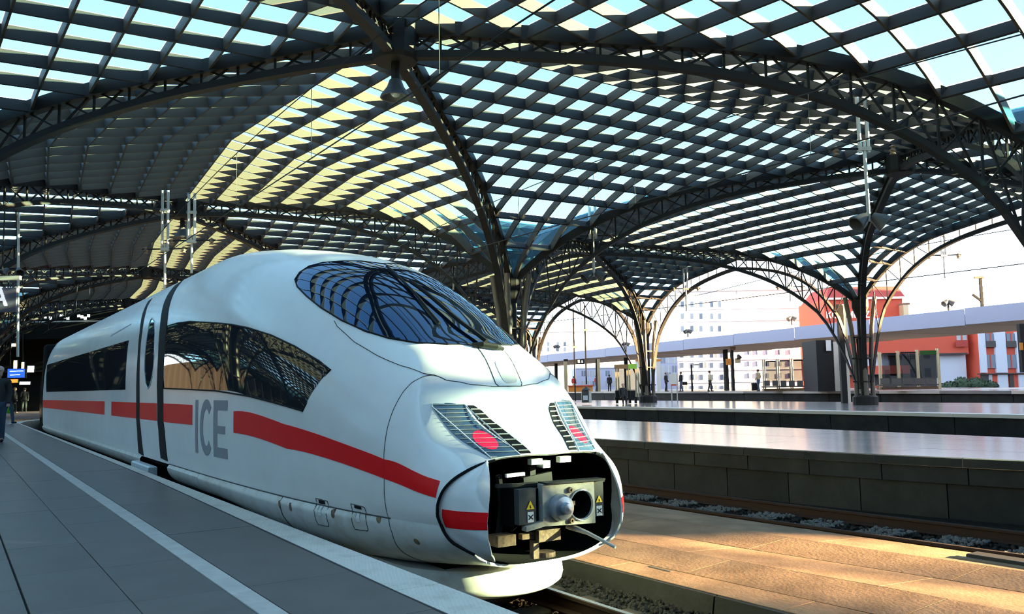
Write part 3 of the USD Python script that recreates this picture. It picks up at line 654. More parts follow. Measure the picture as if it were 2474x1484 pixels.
# windows, doors, stripe
SIDEWIN = [(14.744, .568), (12.918, .567), (11.57, .568), (10.189, .577), (9.412, .588), (8.581, .602), (8.201, .694), (8.478, .693), (9.065, .689), (9.731, .682), (10.502, .671), (11.133, .664), (11.898, .66), (13.334, .664), (14.195, .667), (14.98, .668)]
WS = [(9.5, 1.0), (9.654, .972), (9.762, .937), (9.919, .902), (10.018, .871), (10.008, .84), (9.934, .816), (9.736, .801), (9.382, .791), (8.952, .786), (8.465, .791), (8.041, .807), (7.722, .833), (7.431, .871), (7.219, .924), (7.126, .985), (7.115, 1.0)]
ws = WS + [(a, 2 - b) for a, b in WS[-2:0:-1]]
obj(tr, 'windshield', fix(patch(ws, .006, .10, .015)), M['shieldglass'], smooth=40, label='dark wraparound windshield')
rim = np.array(ws + [ws[0]]); obj(tr, 'windshield_seal', tube(skin(rim[:, 0], rim[:, 1], .004), .010, 6), M['black'])
GAPR = [(15.0, .323), (15.082, .485), (15.196, .554), (15.284, .571), (15.348, .613), (15.577, .669), (16.029, .743), (16.35, .83), (16.2, .86), (15.9, .83), (15.343, .722), (14.981, .663), (14.79, .567), (14.737, .554), (14.615, .49), (14.48, .315)]
GAPL = [(16.96, .314), (16.997, .462), (17.108, .553), (17.18, .573), (17.268, .621), (17.499, .674), (17.886, .729), (18.312, .80), (18.1, .81), (17.875, .771), (17.566, .73), (17.226, .672), (17.033, .62), (16.87, .573), (16.78, .553), (16.633, .466), (16.48, .304)]
DOORWIN = [(16.572, .705), (16.216, .69), (15.918, .661), (15.673, .614), (15.701, .583), (15.862, .572), (16.055, .568), (16.275, .574), (16.458, .592), (16.545, .618), (16.613, .649), (16.693, .687), (16.676, .702)]
OV = [(16.12 + .40 * math.cos(a), .632 + .066 * math.sin(a)) for a in np.linspace(0, 2 * math.pi, 28, endpoint=False)]
DOOR = [(a, b) for a, b in GAPR[:8]] + [(a, b) for a, b in GAPL[:7:-1]]
for sd in (0, 1):
    fl = (lambda p: p) if sd == 0 else flip
    obj(tr, 'lounge_window', fix(patch(fl(SIDEWIN), .004)), M['darkglass'], smooth=40)
    rimp = np.array(fl(SIDEWIN) + [fl(SIDEWIN)[0]]); obj(tr, 'window_seal', tube(skin(rimp[:, 0], rimp[:, 1], .003), .012, 5), M['black'])
    dr = obj(tr, 'door', fix(patch(fl([(16.48, .304), (16.633, .466), (16.78, .553), (16.87, .573), (17.033, .62), (17.226, .672), (17.566, .73), (17.875, .771), (16.35, .80), (16.029, .743), (15.577, .669), (15.348, .613), (15.284, .571), (15.196, .554), (15.082, .485), (15.0, .323)]), .003)), M['white'], smooth=40)
    obj(dr, 'door_window', fix(patch(fl(DOORWIN), .006, .06, .012)), M['darkglass'], smooth=40)
    rimp = np.array(fl(DOORWIN) + [fl(DOORWIN)[0]]); obj(dr, 'window_trim', tube(skin(rimp[:, 0], rimp[:, 1], .006), .012, 5), M['panel_grey'])
    for gp in (GAPR, GAPL): obj(tr, 'door_gap', fix(patch(fl(gp), .007)), M['black'], smooth=40)
    obj(tr, 'saloon_window', fix(patch(fl([(18.367, .568), (34.7, .569), (35.6, .665), (18.565, .662)]), .004, .3)), M['darkglass'], smooth=40)
    for nm, q in (('stripe', [(20.955, .539), (35.75, .536), (35.8, .555), (21.0, .556)]), ('stripe', [(17.0, .539), (19.98, .539), (20.026, .556), (17.1, .556)]), ('stripe', [(15.2, .539), (16.72, .539), (16.8, .556), (15.25, .556)]), ('stripe', [(12.748, .54), (14.713, .538), (14.743, .556), (12.769, .556)]),
                  ('stripe', [(10.713, .527), (9.009, .549), (7.847, .559), (6.99, .569), (6.602, .578), (6.352, .583), (6.346, .642), (6.636, .625), (7.01, .602), (7.864, .587), (9.021, .571), (10.725, .557)])):
        obj(tr, nm, fix(patch(fl(q), .0045, .2, .012)), M['red'], smooth=40)
    # lettering ICE
    def sh(pts): return [(s, t_of(s, h, -1)) for s, h in pts]
    letters = {'I': [(12.58, 1.19), (12.44, 1.19), (12.44, 1.93), (12.58, 1.93)],
               'E': [(11.62, 1.19), (10.99, 1.19), (10.99, 1.32), (11.44, 1.32), (11.44, 1.50), (11.08, 1.50), (11.08, 1.63), (11.44, 1.63), (11.44, 1.80), (10.99, 1.80), (10.99, 1.93), (11.62, 1.93)]}
    co = [(11.98 + .33 * math.cos(a), 1.56 + .38 * math.sin(a)) for a in np.linspace(math.radians(232), math.radians(488), 30)][::-1]; ci = [(11.98 + .19 * math.cos(a), 1.56 + .25 * math.sin(a)) for a in np.linspace(math.radians(228), math.radians(492), 30)]
    letters['C'] = [(2 * 11.98 - a, b) for a, b in ([(11.98 + .33 * math.cos(a), 1.56 + .38 * math.sin(a)) for a in np.linspace(math.radians(45), math.radians(315), 30)] + [(11.98 + .18 * math.cos(a), 1.56 + .25 * math.sin(a)) for a in np.linspace(math.radians(315), math.radians(45), 30)])]
    for ch in 'ICE':
        pts = np.array(letters[ch], float)
        if sd == 1: pts[:, 0] = 2 * 11.785 - pts[:, 0]
        q = sh(densify(pts, (.12, .08))); obj(tr, 'letter', fix(patch(fl(q), .0045, .1, .02)), M['grey_letter'], smooth=40)
    # headlight, grille
    LENS = [(6.79, .792), (6.771, .789), (6.133, .815), (6.062, .904), (6.669, .874), (6.771, .803)]
    GRILLE = [(6.655, .882), (6.639, .899), (6.586, .913), (6.418, .928), (6.213, .935), (6.085, .942), (6.062, .942), (6.075, .910)]
    hl = obj(tr, 'headlight', fix(patch(fl(LENS), .004, .05, .01)), M['lamp_glass'], smooth=40)
    for (cs, ct, rs, rt_, m_) in ((6.62, .828, .075, .022, 'lamp_bowl'), (6.46, .838, .07, .022, 'lamp_bowl')):
        obj(hl, 'lamp_bowl', fix(patch(fl([(cs + rs * math.cos(a), ct + rt_ * math.sin(a)) for a in np.linspace(0, 6.283, 24, endpoint=False)]), .006, .03, .01)), M[m_], smooth=40)
    obj(hl, 'red_lamp', fix(patch(fl([(6.315 + .125 * math.cos(a), .857 + .027 * math.sin(a)) for a in np.linspace(0, 6.283, 28, endpoint=False)]), .007, .03, .01)), M['red_lamp'], smooth=40, label='glowing red tail lamp')
    gr = obj(tr, 'grille', fix(patch(fl(GRILLE), .004, .05, .01)), M['black'], smooth=40)
    lp, gp_ = Polygon(LENS), Polygon(GRILLE)
    for pg_, par, nn, rr in ((lp, hl, 13, .0035), (gp_, gr, 10, .0055)):
        x0, y0, x1, y1 = pg_.bounds
        hs_ = np.linspace(sec(np.array(x0), np.array((y0 + y1) / 2))[2] + .03, 1.885, nn)
        for h_ in hs_:
            ln = []
            for t_ in np.linspace(y0, y1, 40):
                ss_ = np.linspace(x0, x1, 120); hh_ = sec(ss_, np.full(120, t_))[2]
                if hh_[0] <= h_ <= hh_[-1]:
                    s_ = np.interp(h_, hh_, ss_)
                    if pg_.contains(shapely.Point(s_, t_)): ln.append((s_, t_))
            if len(ln) >= 2:
                ln = np.array(fl(ln)); obj(par, 'slat', tube(skin(ln[:, 0], ln[:, 1], .010), rr, 4), M['slat_white'])
    le = np.array(fl(LENS) + [fl(LENS)[0]]); obj(hl, 'lens_frame', tube(skin(le[:, 0], le[:, 1], .005), .006, 5), M['panel_grey'])
    # seams and service hatches
    obj(tr, 'hood_seam', strip(fl([(8.574, .78), (8.465, .774), (8.075, .771), (7.667, .782), (7.311, .797), (7.027, .82), (6.857, .861), (6.771, .916), (6.732, .97), (6.729, 1.0)])), M['seam'])
    obj(tr, 'nose_seam', strip(fl([(6.95, .84), (7.008, .815), (7.055, .783), (7.072, .75), (7.072, .70), (7.062, .661), (7.033, .611), (6.998, .569), (6.991, .448), (6.983, .326), (6.954, .256), (7.026, .173), (7.05, .1)]), .0035), M['seam'])
    obj(tr, 'skirt_seam', strip(fl([(9.12, .30), (9.12, .24), (9.0, .17)]), .006), M['seam']); obj(tr, 'sill_seam', strip(fl([(6.95, .302), (9, .302), (12, .302), (14.4, .302)]), .007), M['seam'])
    for a, b, c, d in ((8.281, 8.03, .335, .25), (7.572, 7.335, .355, .255)):
        ht = [(a, c), (b, c), (b - .03, d), (a - .03, d)]; obj(tr, 'service_hatch', [strip(fl(ht + [ht[0]]), .004)], M['seam'])
        obj(tr, 'hatch_recess', fix(patch(fl([(a - .06, c - .004), (b + .06, c - .004), (b + .06, c - .024), (a - .06, c - .024)]), .004, .05, .01)), M['black'])
        obj(tr, 'hatch_label', fix(patch(fl([(a - .09, .305), (b + .09, .305), (b + .08, .28), (a - .10, .28)]), .0035, .05, .01)), M['label_white'])
    for a, b in ((9.14, .283), (8.84, .284), (7.884, .291), (7.12, .296), (6.66, .235)):
        obj(tr, 'jack_point', fix(patch(fl([(a + .032 * math.cos(x), b + .012 * math.sin(x)) for x in np.linspace(0, 6.283, 12, endpoint=False)]), .003, .05, .01)), M['rusty'])
# hood lamp panel and wiper
PANEL = [(7.10, .983), (6.75, .978), (6.731, .983), (6.731, 1.030), (6.75, 1.036), (7.05, 1.034)]
hp = obj(tr, 'hood_panel', fix(patch(PANEL, .003, .06, .01)), M['panel_grey'], smooth=40); obj(hp, 'panel_seam', strip(PANEL + [PANEL[0]], .005), M['seam'])
obj(hp, 'top_lamp', fix(patch(smooth_ring([(6.90, .996), (6.91, 1.010), (6.90, 1.025), (6.775, 1.026), (6.752, 1.012), (6.765, .997)], 4), .007, .03, .01)), M['lens_clear'], smooth=40, label='clear oval top headlamp')
wp = obj(tr, 'wiper', tube([skin(np.array(7.12), np.array(.972), .02), skin(np.array(7.08), np.array(.99), .045), skin(np.array(7.05), np.array(1.012), .045), skin(np.array(7.06), np.array(1.03), .02)], [.018, .032, .032, .018], 8), M['black'])
obj(wp, 'wiper_arm', tube(skin(np.linspace(7.12, 8.55, 8), np.linspace(1.0, .985, 8), .055), .022, 6), M['black'])
obj(wp, 'wiper_blade', tube(skin(np.linspace(7.6, 9.2, 9), np.linspace(.955, .99, 9), .03), .016, 5), M['black'])
# small name plate smudge over the saloon window and warning marks
obj(tr, 'name_mark', fix(patch([(21.3, .694), (18.9, .712), (18.9, .716), (21.3, .700)], .003, .3, .01)), M['grey_letter'])
st = obj(tr, 'step', fix(slab(15.3, 16.9, 2.84, 2.98, -.14, .05, .02)), M['panel_grey'])
# coupler
FS = 5.82
def onS(px, py, s=FS):
    d = ray(px, py); k = (s - EYEP @ T) / (d @ T); X = EYEP + d * k; return X
def inplane(pts, s=FS): return [(float(X @ N), float(X[2])) for X in (onS(*p, s) for p in pts)]
def extrude_T(poly, s, depth):
    m_ = trimesh.creation.extrude_polygon(poly, depth, engine='earcut'); v = np.array(m_.vertices); return fix((s * T + v[:, :1] * N + v[:, 1:2] * Z + v[:, 2:] * T, m_.faces))
c1 = onS(1403, 1220); pxm = np.linalg.norm(onS(1350, 1226) - onS(1360, 1226)) / 10; r1 = 29 * pxm
plate = Polygon(inplane([(1312, 1172.6), (1433, 1162), (1437, 1262), (1317, 1270), (1274, 1283), (1274, 1275), (1314, 1262)])).buffer(.008).difference(shapely.Point(float(c1 @ N), float(c1[2])).buffer(r1 * .93))
cp_ = obj(tr, 'coupler_plate', extrude_T(plate, FS, .07), M['coupler'])
def disc(px, py, r, z0, z1, inner=0): return onS(px, py)
c0 = onS(1352, 1226); obj(cp_, 'coupler_cone', fix(lathe(c0, [(0, .02), (.115, .02), (.112, -.03), (.095, -.075), (.05, -.085), (.045, -.13), (0, -.14)], 28, T)), M['steel_blue'], smooth=40)
obj(cp_, 'coupler_cup', fix(lathe(c1, [(r1 * .96, .0), (r1 * .90, .01), (r1 * .78, .17), (0, .17)], 32, T)), M['void']); obj(cp_, 'cup_ring', tube([c1 - T * .012 + r1 * (math.cos(a) * N + math.sin(a) * Z) for a in np.linspace(0, 6.283, 33)], .008, 6), M['steel_blue'])
obj(cp_, 'hook_plate', fix(bx(c1 + T * .06 - N * .06 + Z * .015, (.06, .05, .035), [T, N, Z])), M['rusty'])
for q in ((1375, 1184), (1378, 1258)): obj(cp_, 'bolt', fix(lathe(onS(*q), [(0, .0), (.026, 0), (.022, -.03), (.010, -.03), (.010, -.01), (0, -.01)], 12, T)), M['rusty'])
def warn(par, px, py, s, sz=.075):
    c = onS(px, py, s) - T * .004; tri = [c + sz * (math.cos(a) * N + math.sin(a) * Z) * .62 for a in (math.pi / 2, math.pi * 7 / 6, math.pi * 11 / 6)]
    obj(par, 'warning_triangle', fix((np.array(tri + [x + T * .004 for x in tri]), np.array([[0, 1, 2], [3, 5, 4], [0, 1, 4], [0, 4, 3], [1, 2, 5], [1, 5, 4], [2, 0, 3], [2, 3, 5]]))), M['yellow'])
    z_ = [(-.08, .24), (.05, .24), (.01, .05), (.11, .05), (-.05, -.24), (-.01, -.03), (-.11, -.03)]
    zv, zf = trimesh.creation.triangulate_polygon(Polygon(z_), engine='earcut'); V = np.array([c - T * .003 + sz * (a * N + b * Z - .12 * Z) for a, b in zv]); obj(par, 'warning_bolt', (V, zf), M['black'])
    c2 = onS(px + 1, py + 26, s); obj(par, 'warning_label', bx(c2, (.004, .062, .085), [T, N, Z]), M['label_white'])
    obj(par, 'label_mark', [bar(c2 - T * .004 + N * a * .022 + Z * .018, c2 - T * .004 - N * a * .022 - Z * .018, .006) for a in (-1, 1)], M['black'])
def box_px(a, b, s, depth):
    A, B = onS(*a, s), onS(*b, s); return fix(bx((A + B) / 2 + T * depth / 2, (depth, abs((B - A) @ N), abs(B[2] - A[2])), [T, N, Z]))
lb = obj(tr, 'contact_box', box_px((1253, 1184), (1296, 1265), FS + .03, .07), M['box_grey'], label='left grey contact box with yellow warning triangle'); warn(lb, 1281, 1224, FS + .026)
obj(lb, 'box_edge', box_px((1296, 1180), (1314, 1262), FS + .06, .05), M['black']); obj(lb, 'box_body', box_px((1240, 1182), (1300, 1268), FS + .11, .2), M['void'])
rb = obj(tr, 'contact_box', box_px((1435, 1164), (1459, 1246), FS + .03, .07), M['box_grey'], label='right grey contact box with yellow warning triangle'); warn(rb, 1447, 1208, FS + .026, .066)
obj(tr, 'coupler_shaft', [tube([onS(1375, 1225, FS + .2), onS(1375, 1225, FS + .2) + T * 1.1], .13, 12)], M['steel_dark'])
obj(tr, 'cover_bar', [bar(onS(1198, 1175, 6.0), onS(1458, 1160, 5.95), .035, .03), bar(onS(1310, 1168, FS + .03), onS(1452, 1157, FS + .03), .12, .018, Z)], M['steel_dark'])
for a, b in (((1284, 1110), (1311, 1122)), ((1353, 1104), (1380, 1116))): obj(tr, 'marker_lamp', box_px(a, b, 6.12, .06), M['label_white'])
obj(tr, 'hatch_motor', box_px((1312, 1114), (1330, 1130), 6.14, .1), M['panel_grey']); obj(tr, 'gas_strut', bar(onS(1222, 1150, 6.15), onS(1266, 1145, 6.15), .03), M['label_white'])
obj(tr, 'hatch_lever', [tube([onS(1235, 1185, 6.2), onS(1235, 1225, 6.2), onS(1250, 1270, 6.1), onS(1236, 1283, 6.05)], .012, 6), bar(onS(1280, 1150, 6.3), onS(1280, 1105, 6.3), .10, .06), bar(onS(1262, 1165, 6.25), onS(1330, 1150, 6.25), .05, .08), tube([onS(1205, 1150, 6.2), onS(1212, 1215, 6.25), onS(1205, 1290, 6.2)], .03, 6)], M['steel_dark'])
obj(tr, 'coupler_handle', tube([onS(1370, 1270, 5.95), onS(1396, 1279, 5.86), onS(1420, 1288, 5.75), onS(1487, 1323, 5.45)], [.03, .026, .018, .014], 8), M['tube_pale'], label='pale rod handle sticking out below the coupler')
obj(tr, 'support_bracket', [box_px((1203, 1297), (1247, 1318), 6.02, .15), box_px((1302, 1283), (1355, 1304), 5.95, .12), box_px((1289, 1307), (1303, 1350), 5.98, .06), box_px((1262, 1292), (1300, 1300), 6.0, .06)], M['rusty'])
obj(tr, 'cable_pulley', fix(lathe(onS(1318, 1338, 6.02), [(0, -.02), (.085, -.02), (.085, .02), (0, .02)], 20, Z)), M['rusty'])
# plough under the nose
a_ = np.linspace(-1, 1, 61); wv = .90 * np.sin(a_ * np.pi / 2); sv = 6.48 + 1.0 * (1 - np.cos(a_ * np.pi / 2)); wv = np.concatenate([[-.93], wv, [.93]]); sv = np.concatenate([[9.0], sv, [9.0]])
lay = []
for hh, k in ((.15, .93), (.19, .985), (.24, 1.0), (.36, .985), (.40, .95)): lay.append(tw(6.48 + 1 - (7.48 - sv) * k, wv * k, np.full(63, hh)))
V = np.concatenate(lay); Fq = [[l * 63 + i, l * 63 + i + 1, (l + 1) * 63 + i + 1, (l + 1) * 63 + i] for l in range(4) for i in range(62)]
V = np.vstack([V, lay[0].mean(0), lay[4].mean(0)]); Ft = [[i, i + 1, 315, 315] for i in range(62)] + [[252 + i, 252 + i + 1, 316, 316] for i in range(62)]
obj(tr, 'plough', fix(trimesh.Trimesh(*arr((V, np.array(Fq + Ft))), process=True)), M['white_dirty'], smooth=40)
obj(tr, 'plough_seam', bar(tw(7.2, -.885, .16), tw(7.2, -.885, .39), .008), M['seam']); obj(tr, 'plough_mount', slab(6.9, 9, WC - .6, WC + .6, -.42, -.2), M['under'])
# second car, round the bend
tc = thing('train', 'second car of the white train, half hidden behind the first at the far left', 'train')
o2 = P(END + 1.2, WC, 0); h2 = TH - math.radians(5); T2 = np.array([-math.sin(h2), math.cos(h2), 0]); N2 = np.array([math.cos(h2), math.sin(h2), 0])
def car2(s, w, h): return o2 + np.asarray(s)[..., None] * T2 + np.asarray(w)[..., None] * N2 + (np.asarray(h) - .76)[..., None] * Z
def loft2(t0, t1, off, s0, s1):
    t = np.linspace(t0, t1, 60); _, w, h = sec(np.full(60, 30.0), t); w = w * (1 + off); sv2 = np.array([s0, s1]); V = np.concatenate([car2(np.full(60, x), w, h) for x in sv2])
    return fix((V, np.array([[i, i + 1, 61 + i, 60 + i] for i in range(59)])))
obj(tc, 'body', [loft2(.15, 1.85, 0, 0, 24.5)], M['white'], smooth=40); obj(tc, 'front_wall', hexa([car2(np.array(0.02), np.array(a), np.array(b)) for a, b in ((-1.40, .4), (1.40, .4))] + [car2(np.array(.2), np.array(a), np.array(b)) for a, b in ((1.4, .4), (-1.4, .4))] + [car2(np.array(.02), np.array(a), np.array(b)) for a, b in ((-1.2, 3.6), (1.2, 3.6))] + [car2(np.array(.2), np.array(a), np.array(b)) for a, b in ((1.2, 3.6), (-1.2, 3.6))]), M['black'])
obj(tc, 'window_band', [loft2(.568, .664, .004, 1.5, 23)], M['darkglass']); obj(tc, 'stripe', [loft2(.539, .556, .004, .3, 24.4)], M['red'])
obj(tc, 'underframe', hexa([car2(np.array(a), np.array(b), np.array(c)) for c in (.1, .8) for a, b in ((.3, -1.2), (.3, 1.2), (24, 1.2), (24, -1.2))]), M['under'])

# ---------------------------------------------------------------- people
def hull_chain(pts):                                    # pts: (x, y, z, r) spheres, hulled pairwise
    out = []
    for a, b in zip(pts, pts[1:]):
        c = [m3.Manifold.sphere(p[3], 10).translate(tuple(map(float, p[:3]))) for p in (a, b)]; out.append(m3.Manifold.batch_hull(c))
    return out
def union(ms): return m3.Manifold.batch_boolean(ms, m3.OpType.Add)
def person(label, at_, face, H=1.75, top='cloth_black', legs='jeans', hair='hair', stride=.12, arm=.0, sit=False, cap=None, group=None):
    """face: direction (radians, 0 = +y) the person looks"""
    k = H / 1.75; c, s_ = math.cos(face), math.sin(face); o = np.asarray(at_, float)
    p = thing('person', label, 'person', group, loc=o)
    def w(pts): return [(o[0] + k * (x * c + y * s_), o[1] + k * (-x * s_ + y * c), o[2] + k * z, k * r) for x, y, z, r in pts]
    hip, kn = (.92, .50) if not sit else (.50, .48)
    def leg(e): 
        if sit: return [(.09 * e, 0, .50, .085), (.10 * e, .42, .48, .06), (.10 * e, .44, .08, .04), (.10 * e, .56, .03, .03)]
        return [(.085 * e, 0, .90, .088), (.095 * e, stride * e * .5 + .02, .49, .06), (.10 * e, stride * e - .03, .08, .042), (.10 * e, stride * e + .12, .03, .028)]
    dz = .42 if sit else 0
    def armc(e): return [(.19 * e, 0, 1.40 - dz, .052), (.23 * e, -.03 + arm * .3, 1.12 - dz, .042), (.21 * e, .12 + arm, .92 - dz + arm * .3, .032)]
    torso = [(0, 0, .95 - dz, .13), (0, .01, 1.18 - dz, .135), (0, 0, 1.36 - dz, .12)]; sh = [(-.15, 0, 1.39 - dz, .07), (.15, 0, 1.39 - dz, .07)]
    neck = [(0, 0, 1.40 - dz, .055), (0, .01, 1.52 - dz, .05)]; head = [(0, .015, 1.57 - dz, .078), (0, .01, 1.66 - dz, .092)]
    body = union(sum((hull_chain(w(x)) for x in (torso, sh, neck, head, leg(1), leg(-1), armc(1), armc(-1))), []) + [m3.Manifold.sphere(k * .022, 8).translate(tuple(w([(0, .105, 1.60 - dz, 0)])[0][:3]))]
                 + sum((hull_chain(w([(.21 * e, .12 + arm, .92 - dz + arm * .3, .03), (.205 * e + .012 * f, .16 + arm, .83 - dz + arm * .4, .011)])) for e in (1, -1) for f in (-2, -1, 0, 1, 2)), []))
    obj(p, 'body', body, M['skin'], smooth=40)
    g = lambda ch, d: [(x, y, z, r + d) for x, y, z, r in ch]
    obj(p, 'jacket', union(sum((hull_chain(w(g(x, .018))) for x in (torso, sh, armc(1), armc(-1))), [])), M[top], smooth=40)
    obj(p, 'trousers', union(sum((hull_chain(w(g(leg(e)[:3], .014))) for e in (1, -1)), []) + hull_chain(w([(0, 0, .88 - dz, .15), (0, 0, .98 - dz, .14)]))), M[legs], smooth=40)
    for e in (1, -1): obj(p, 'shoe', union(hull_chain(w([(leg(e)[2][0], leg(e)[2][1] - .02, .045, .045), (leg(e)[3][0], leg(e)[3][1], .035, .035)]))), M['cloth_black'], smooth=40)
    hp_ = w([(0, -.012, 1.655 - dz, 0)])[0]
    obj(p, 'cap' if cap else 'hair', (lambda m: (lambda v, f: (v[:], f))(*m))(ball(hp_[:3], (k * .102, k * .105, k * .10))) if not cap else join([ball(np.array(hp_[:3]) + [0, 0, k * .03], (k * .108, k * .112, k * .085)), arr(union(hull_chain(w([(-.05, .10, 1.665 - dz, .012), (.05, .10, 1.665 - dz, .012)])) + hull_chain(w([(0, .10, 1.665 - dz, .012), (0, .19, 1.65 - dz, .012)]))))]), M[cap or hair], smooth=40)
    return p
def gpt(px, py, z):                                     # where the line of sight meets height z
    d = ray(px, py); return EYEP + d * ((z - EYE) / d[2])

# ---------------------------------------------------------------- things on and above the near platform, far left
sg = thing('platform_sign', 'purple section sign with a white letter A on a hanging tube at the left edge', 'sign')
pa, pb = at(38, 500, 36), at(38, 862, 36)
obj(sg, 'tube', tube([pa + [0, .15, 1.2], pb + [0, .15, 0]], .055, 10), M['tube_pale'])
A0, A1 = at(-42, 755, 36), at(41, 695, 36); obj(sg, 'board', bx((A0 + A1) / 2, (A1[0] - A0[0], .08, A1[2] - A0[2])), M['sign'])
tm = meshkit.text_mesh('A', .78, .01, True); tv = np.array(tm.vertices); tv[:, 0] -= tv[:, 0].mean(); cA = at(4, 738, 35.9)
obj(sg, 'letter', (np.c_[cA[0] + tv[:, 0], np.full(len(tv), cA[1]) - .05 + tv[:, 2] * 0 - tv[:, 2], cA[2] + tv[:, 1]], tm.faces), M['sign_white'])
lf = thing('strip_light', 'pale strip light fitting hanging above the section sign', 'light'); L0, L1 = at(-40, 673, 34), at(50, 672, 34)
obj(lf, 'housing', bx((L0 + L1) / 2, (L1[0] - L0[0], .18, .17)), M['tube_pale']); obj(lf, 'hanger', bar((L0 + L1) / 2, (L0 + L1) / 2 + [0, 0, 4.2], .04), M['steel_dark'])
ck = thing('loudspeaker', 'dark round loudspeaker pair on the sign tube', 'loudspeaker'); c = at(32, 650, 35.8)
for e in (-1, 1): obj(ck, 'horn', fix(lathe(c + [.22 * e, 0, 0], [(0, 0), (.08, 0), (.20, .28), (.22, .3), (.17, .3), (.07, .03)], 14, (e * .5, -.5, -.7))), M['speaker'])
obj(ck, 'bracket', bx(c, (.3, .1, .08)), M['steel_dark'])
dp = thing('departure_display', 'lit blue departure display hanging over the far end of the platform', 'display'); d0, d1 = at(18, 913, 60), at(60, 891, 60)
obj(dp, 'casing', bx((d0 + d1) / 2 + [0, .12, 0], (d1[0] - d0[0] + .1, .2, d1[2] - d0[2] + .1)), M['cloth_black']); obj(dp, 'screen', bx((d0 + d1) / 2, (d1[0] - d0[0], .03, d1[2] - d0[2])), M['screen_blue'])
obj(dp, 'text_line', [bx(at(40, 897, 59.97), (.95, .01, .06)), bx(at(36, 906, 59.97), (.7, .01, .06))], M['lamp_white'], kind='stuff'); obj(dp, 'hanger', [bar(at(x, 890, 62.1), at(x, 800, 62.1), .05) for x in (25, 55)], M['steel_dark'], kind='stuff')
for x, y, dd, wx, wz, m_, lab in ((37, 881, 57, .22, .55, 'lamp_warm', 'tall warm lamp left of the other above the blue display'), (55, 883, 57, .16, .42, 'lamp_warm', 'short warm lamp right of the other above the blue display'), (74, 892, 60, .45, .45, 'lamp_white', 'bright white-turquoise shop sign by the train'),
                                  (30, 921, 64, .8, .26, 'lamp_orange', 'orange lit shop sign beneath the blue display'), (60, 926, 64.4, .8, .22, 'lamp_white', 'white lit shop sign right of the orange one'), (33, 834, 40, .18, .14, 'lamp_warm', 'small warm lamp on the sign tube')):
    l_ = thing('lit_sign', lab, 'lamp'); c = at(x, y, dd); obj(l_, 'face', bx(c, (wx, .04, wz)), M[m_]); obj(l_, 'case', bx(c + [0, .07, 0], (wx + .06, .09, wz + .06)), M['cloth_black'])
kb = thing('kiosk', 'dark shop kiosk at the far end of the left platform', 'kiosk'); kp = gpt(30, 968, 0); obj(kb, 'walls', bx([at(45, 930, 66)[0] - .6, 66.5, 1.5], (6.0, 3, 3.0)), M['dark_hall']); obj(kb, 'roof', bx([at(45, 930, 66)[0] - .6, 66.3, 3.06], (6.6, 3.6, .14)), M['truss'])
q = P(22 * .832 + 22 * .608 * .555 * 1.0, 0, 0)
person('tall person in a dark jacket and pale cap cut by the left edge', gpt(-9, 1070, 0), 2.6, 2.06, 'cloth_dark', 'jeans', cap='cap', stride=.16)
person('person in jeans walking behind the one with the cap', gpt(18, 1024, 0), .3, 1.85, 'cloth_black', 'jeans', stride=.2)
for x, y, f, tp, lab in ((34, 1000, 1.0, 'cloth_black', 'dark-clothed traveller leftmost of the far group by the train'), (46, 992, 2.0, 'cloth_dark', 'traveller in a charcoal coat in the middle of the far group by the train'), (58, 996, -.4, 'cloth_black', 'dark-clothed traveller nearest the train in the far group'), (27, 985, .5, 'cloth_red', 'traveller in a dark red top at the back of the far group'), (66, 985, .5, 'cloth_dark', 'traveller half hidden behind the train end')):
    person(lab, gpt(x, y, 0), f, 1.78, tp, 'cloth_black')
gb = gpt(21, 1010, 0); bag = thing('shopping_bag', 'bright green shopping bag by the walking person', 'bag', loc=gb); obj(bag, 'sack', fix(lathe(gb + [0, 0, .25], [(0, 0), (.20, .02), (.24, .2), (.20, .5), (.12, .62), (0, .62)], 12)), M['bag_green'], smooth=50); obj(bag, 'handle', tube([gb + [.1 * math.cos(a), 0, .86 + .13 * math.sin(a)] for a in np.linspace(0, math.pi, 8)], .014, 5), M['bag_green'])
br = thing('footbridge', 'dark footbridge with a row of small lamps across the far left end of the hall', 'bridge')
b0, b1 = at(-60, 800, 78), at(330, 800, 78)
obj(br, 'deck', bx([(b0[0] + b1[0]) / 2, 78, b0[2] - .2], (b1[0] - b0[0], 3, 1.5)), M['dark_hall']); obj(br, 'rail_panel', bx([(b0[0] + b1[0]) / 2, 76.6, at(100, 778, 76)[2]], (b1[0] - b0[0], .1, .22)), M['tube_pale'])
obj(br, 'back_wall', bx([(b0[0] + b1[0]) / 2 - 6, 80, 5.0], (b1[0] - b0[0] + 30, .5, 10.0)), M['dark_hall'])
for k, x in enumerate((98, 110, 122, 148, 156, 164, 190, 198, 206, 214)): obj(br, 'lamp', bx(at(x, 763 + (k % 3) * 3, 76.4), (.22, .1, .26)), M['lamp_white'])

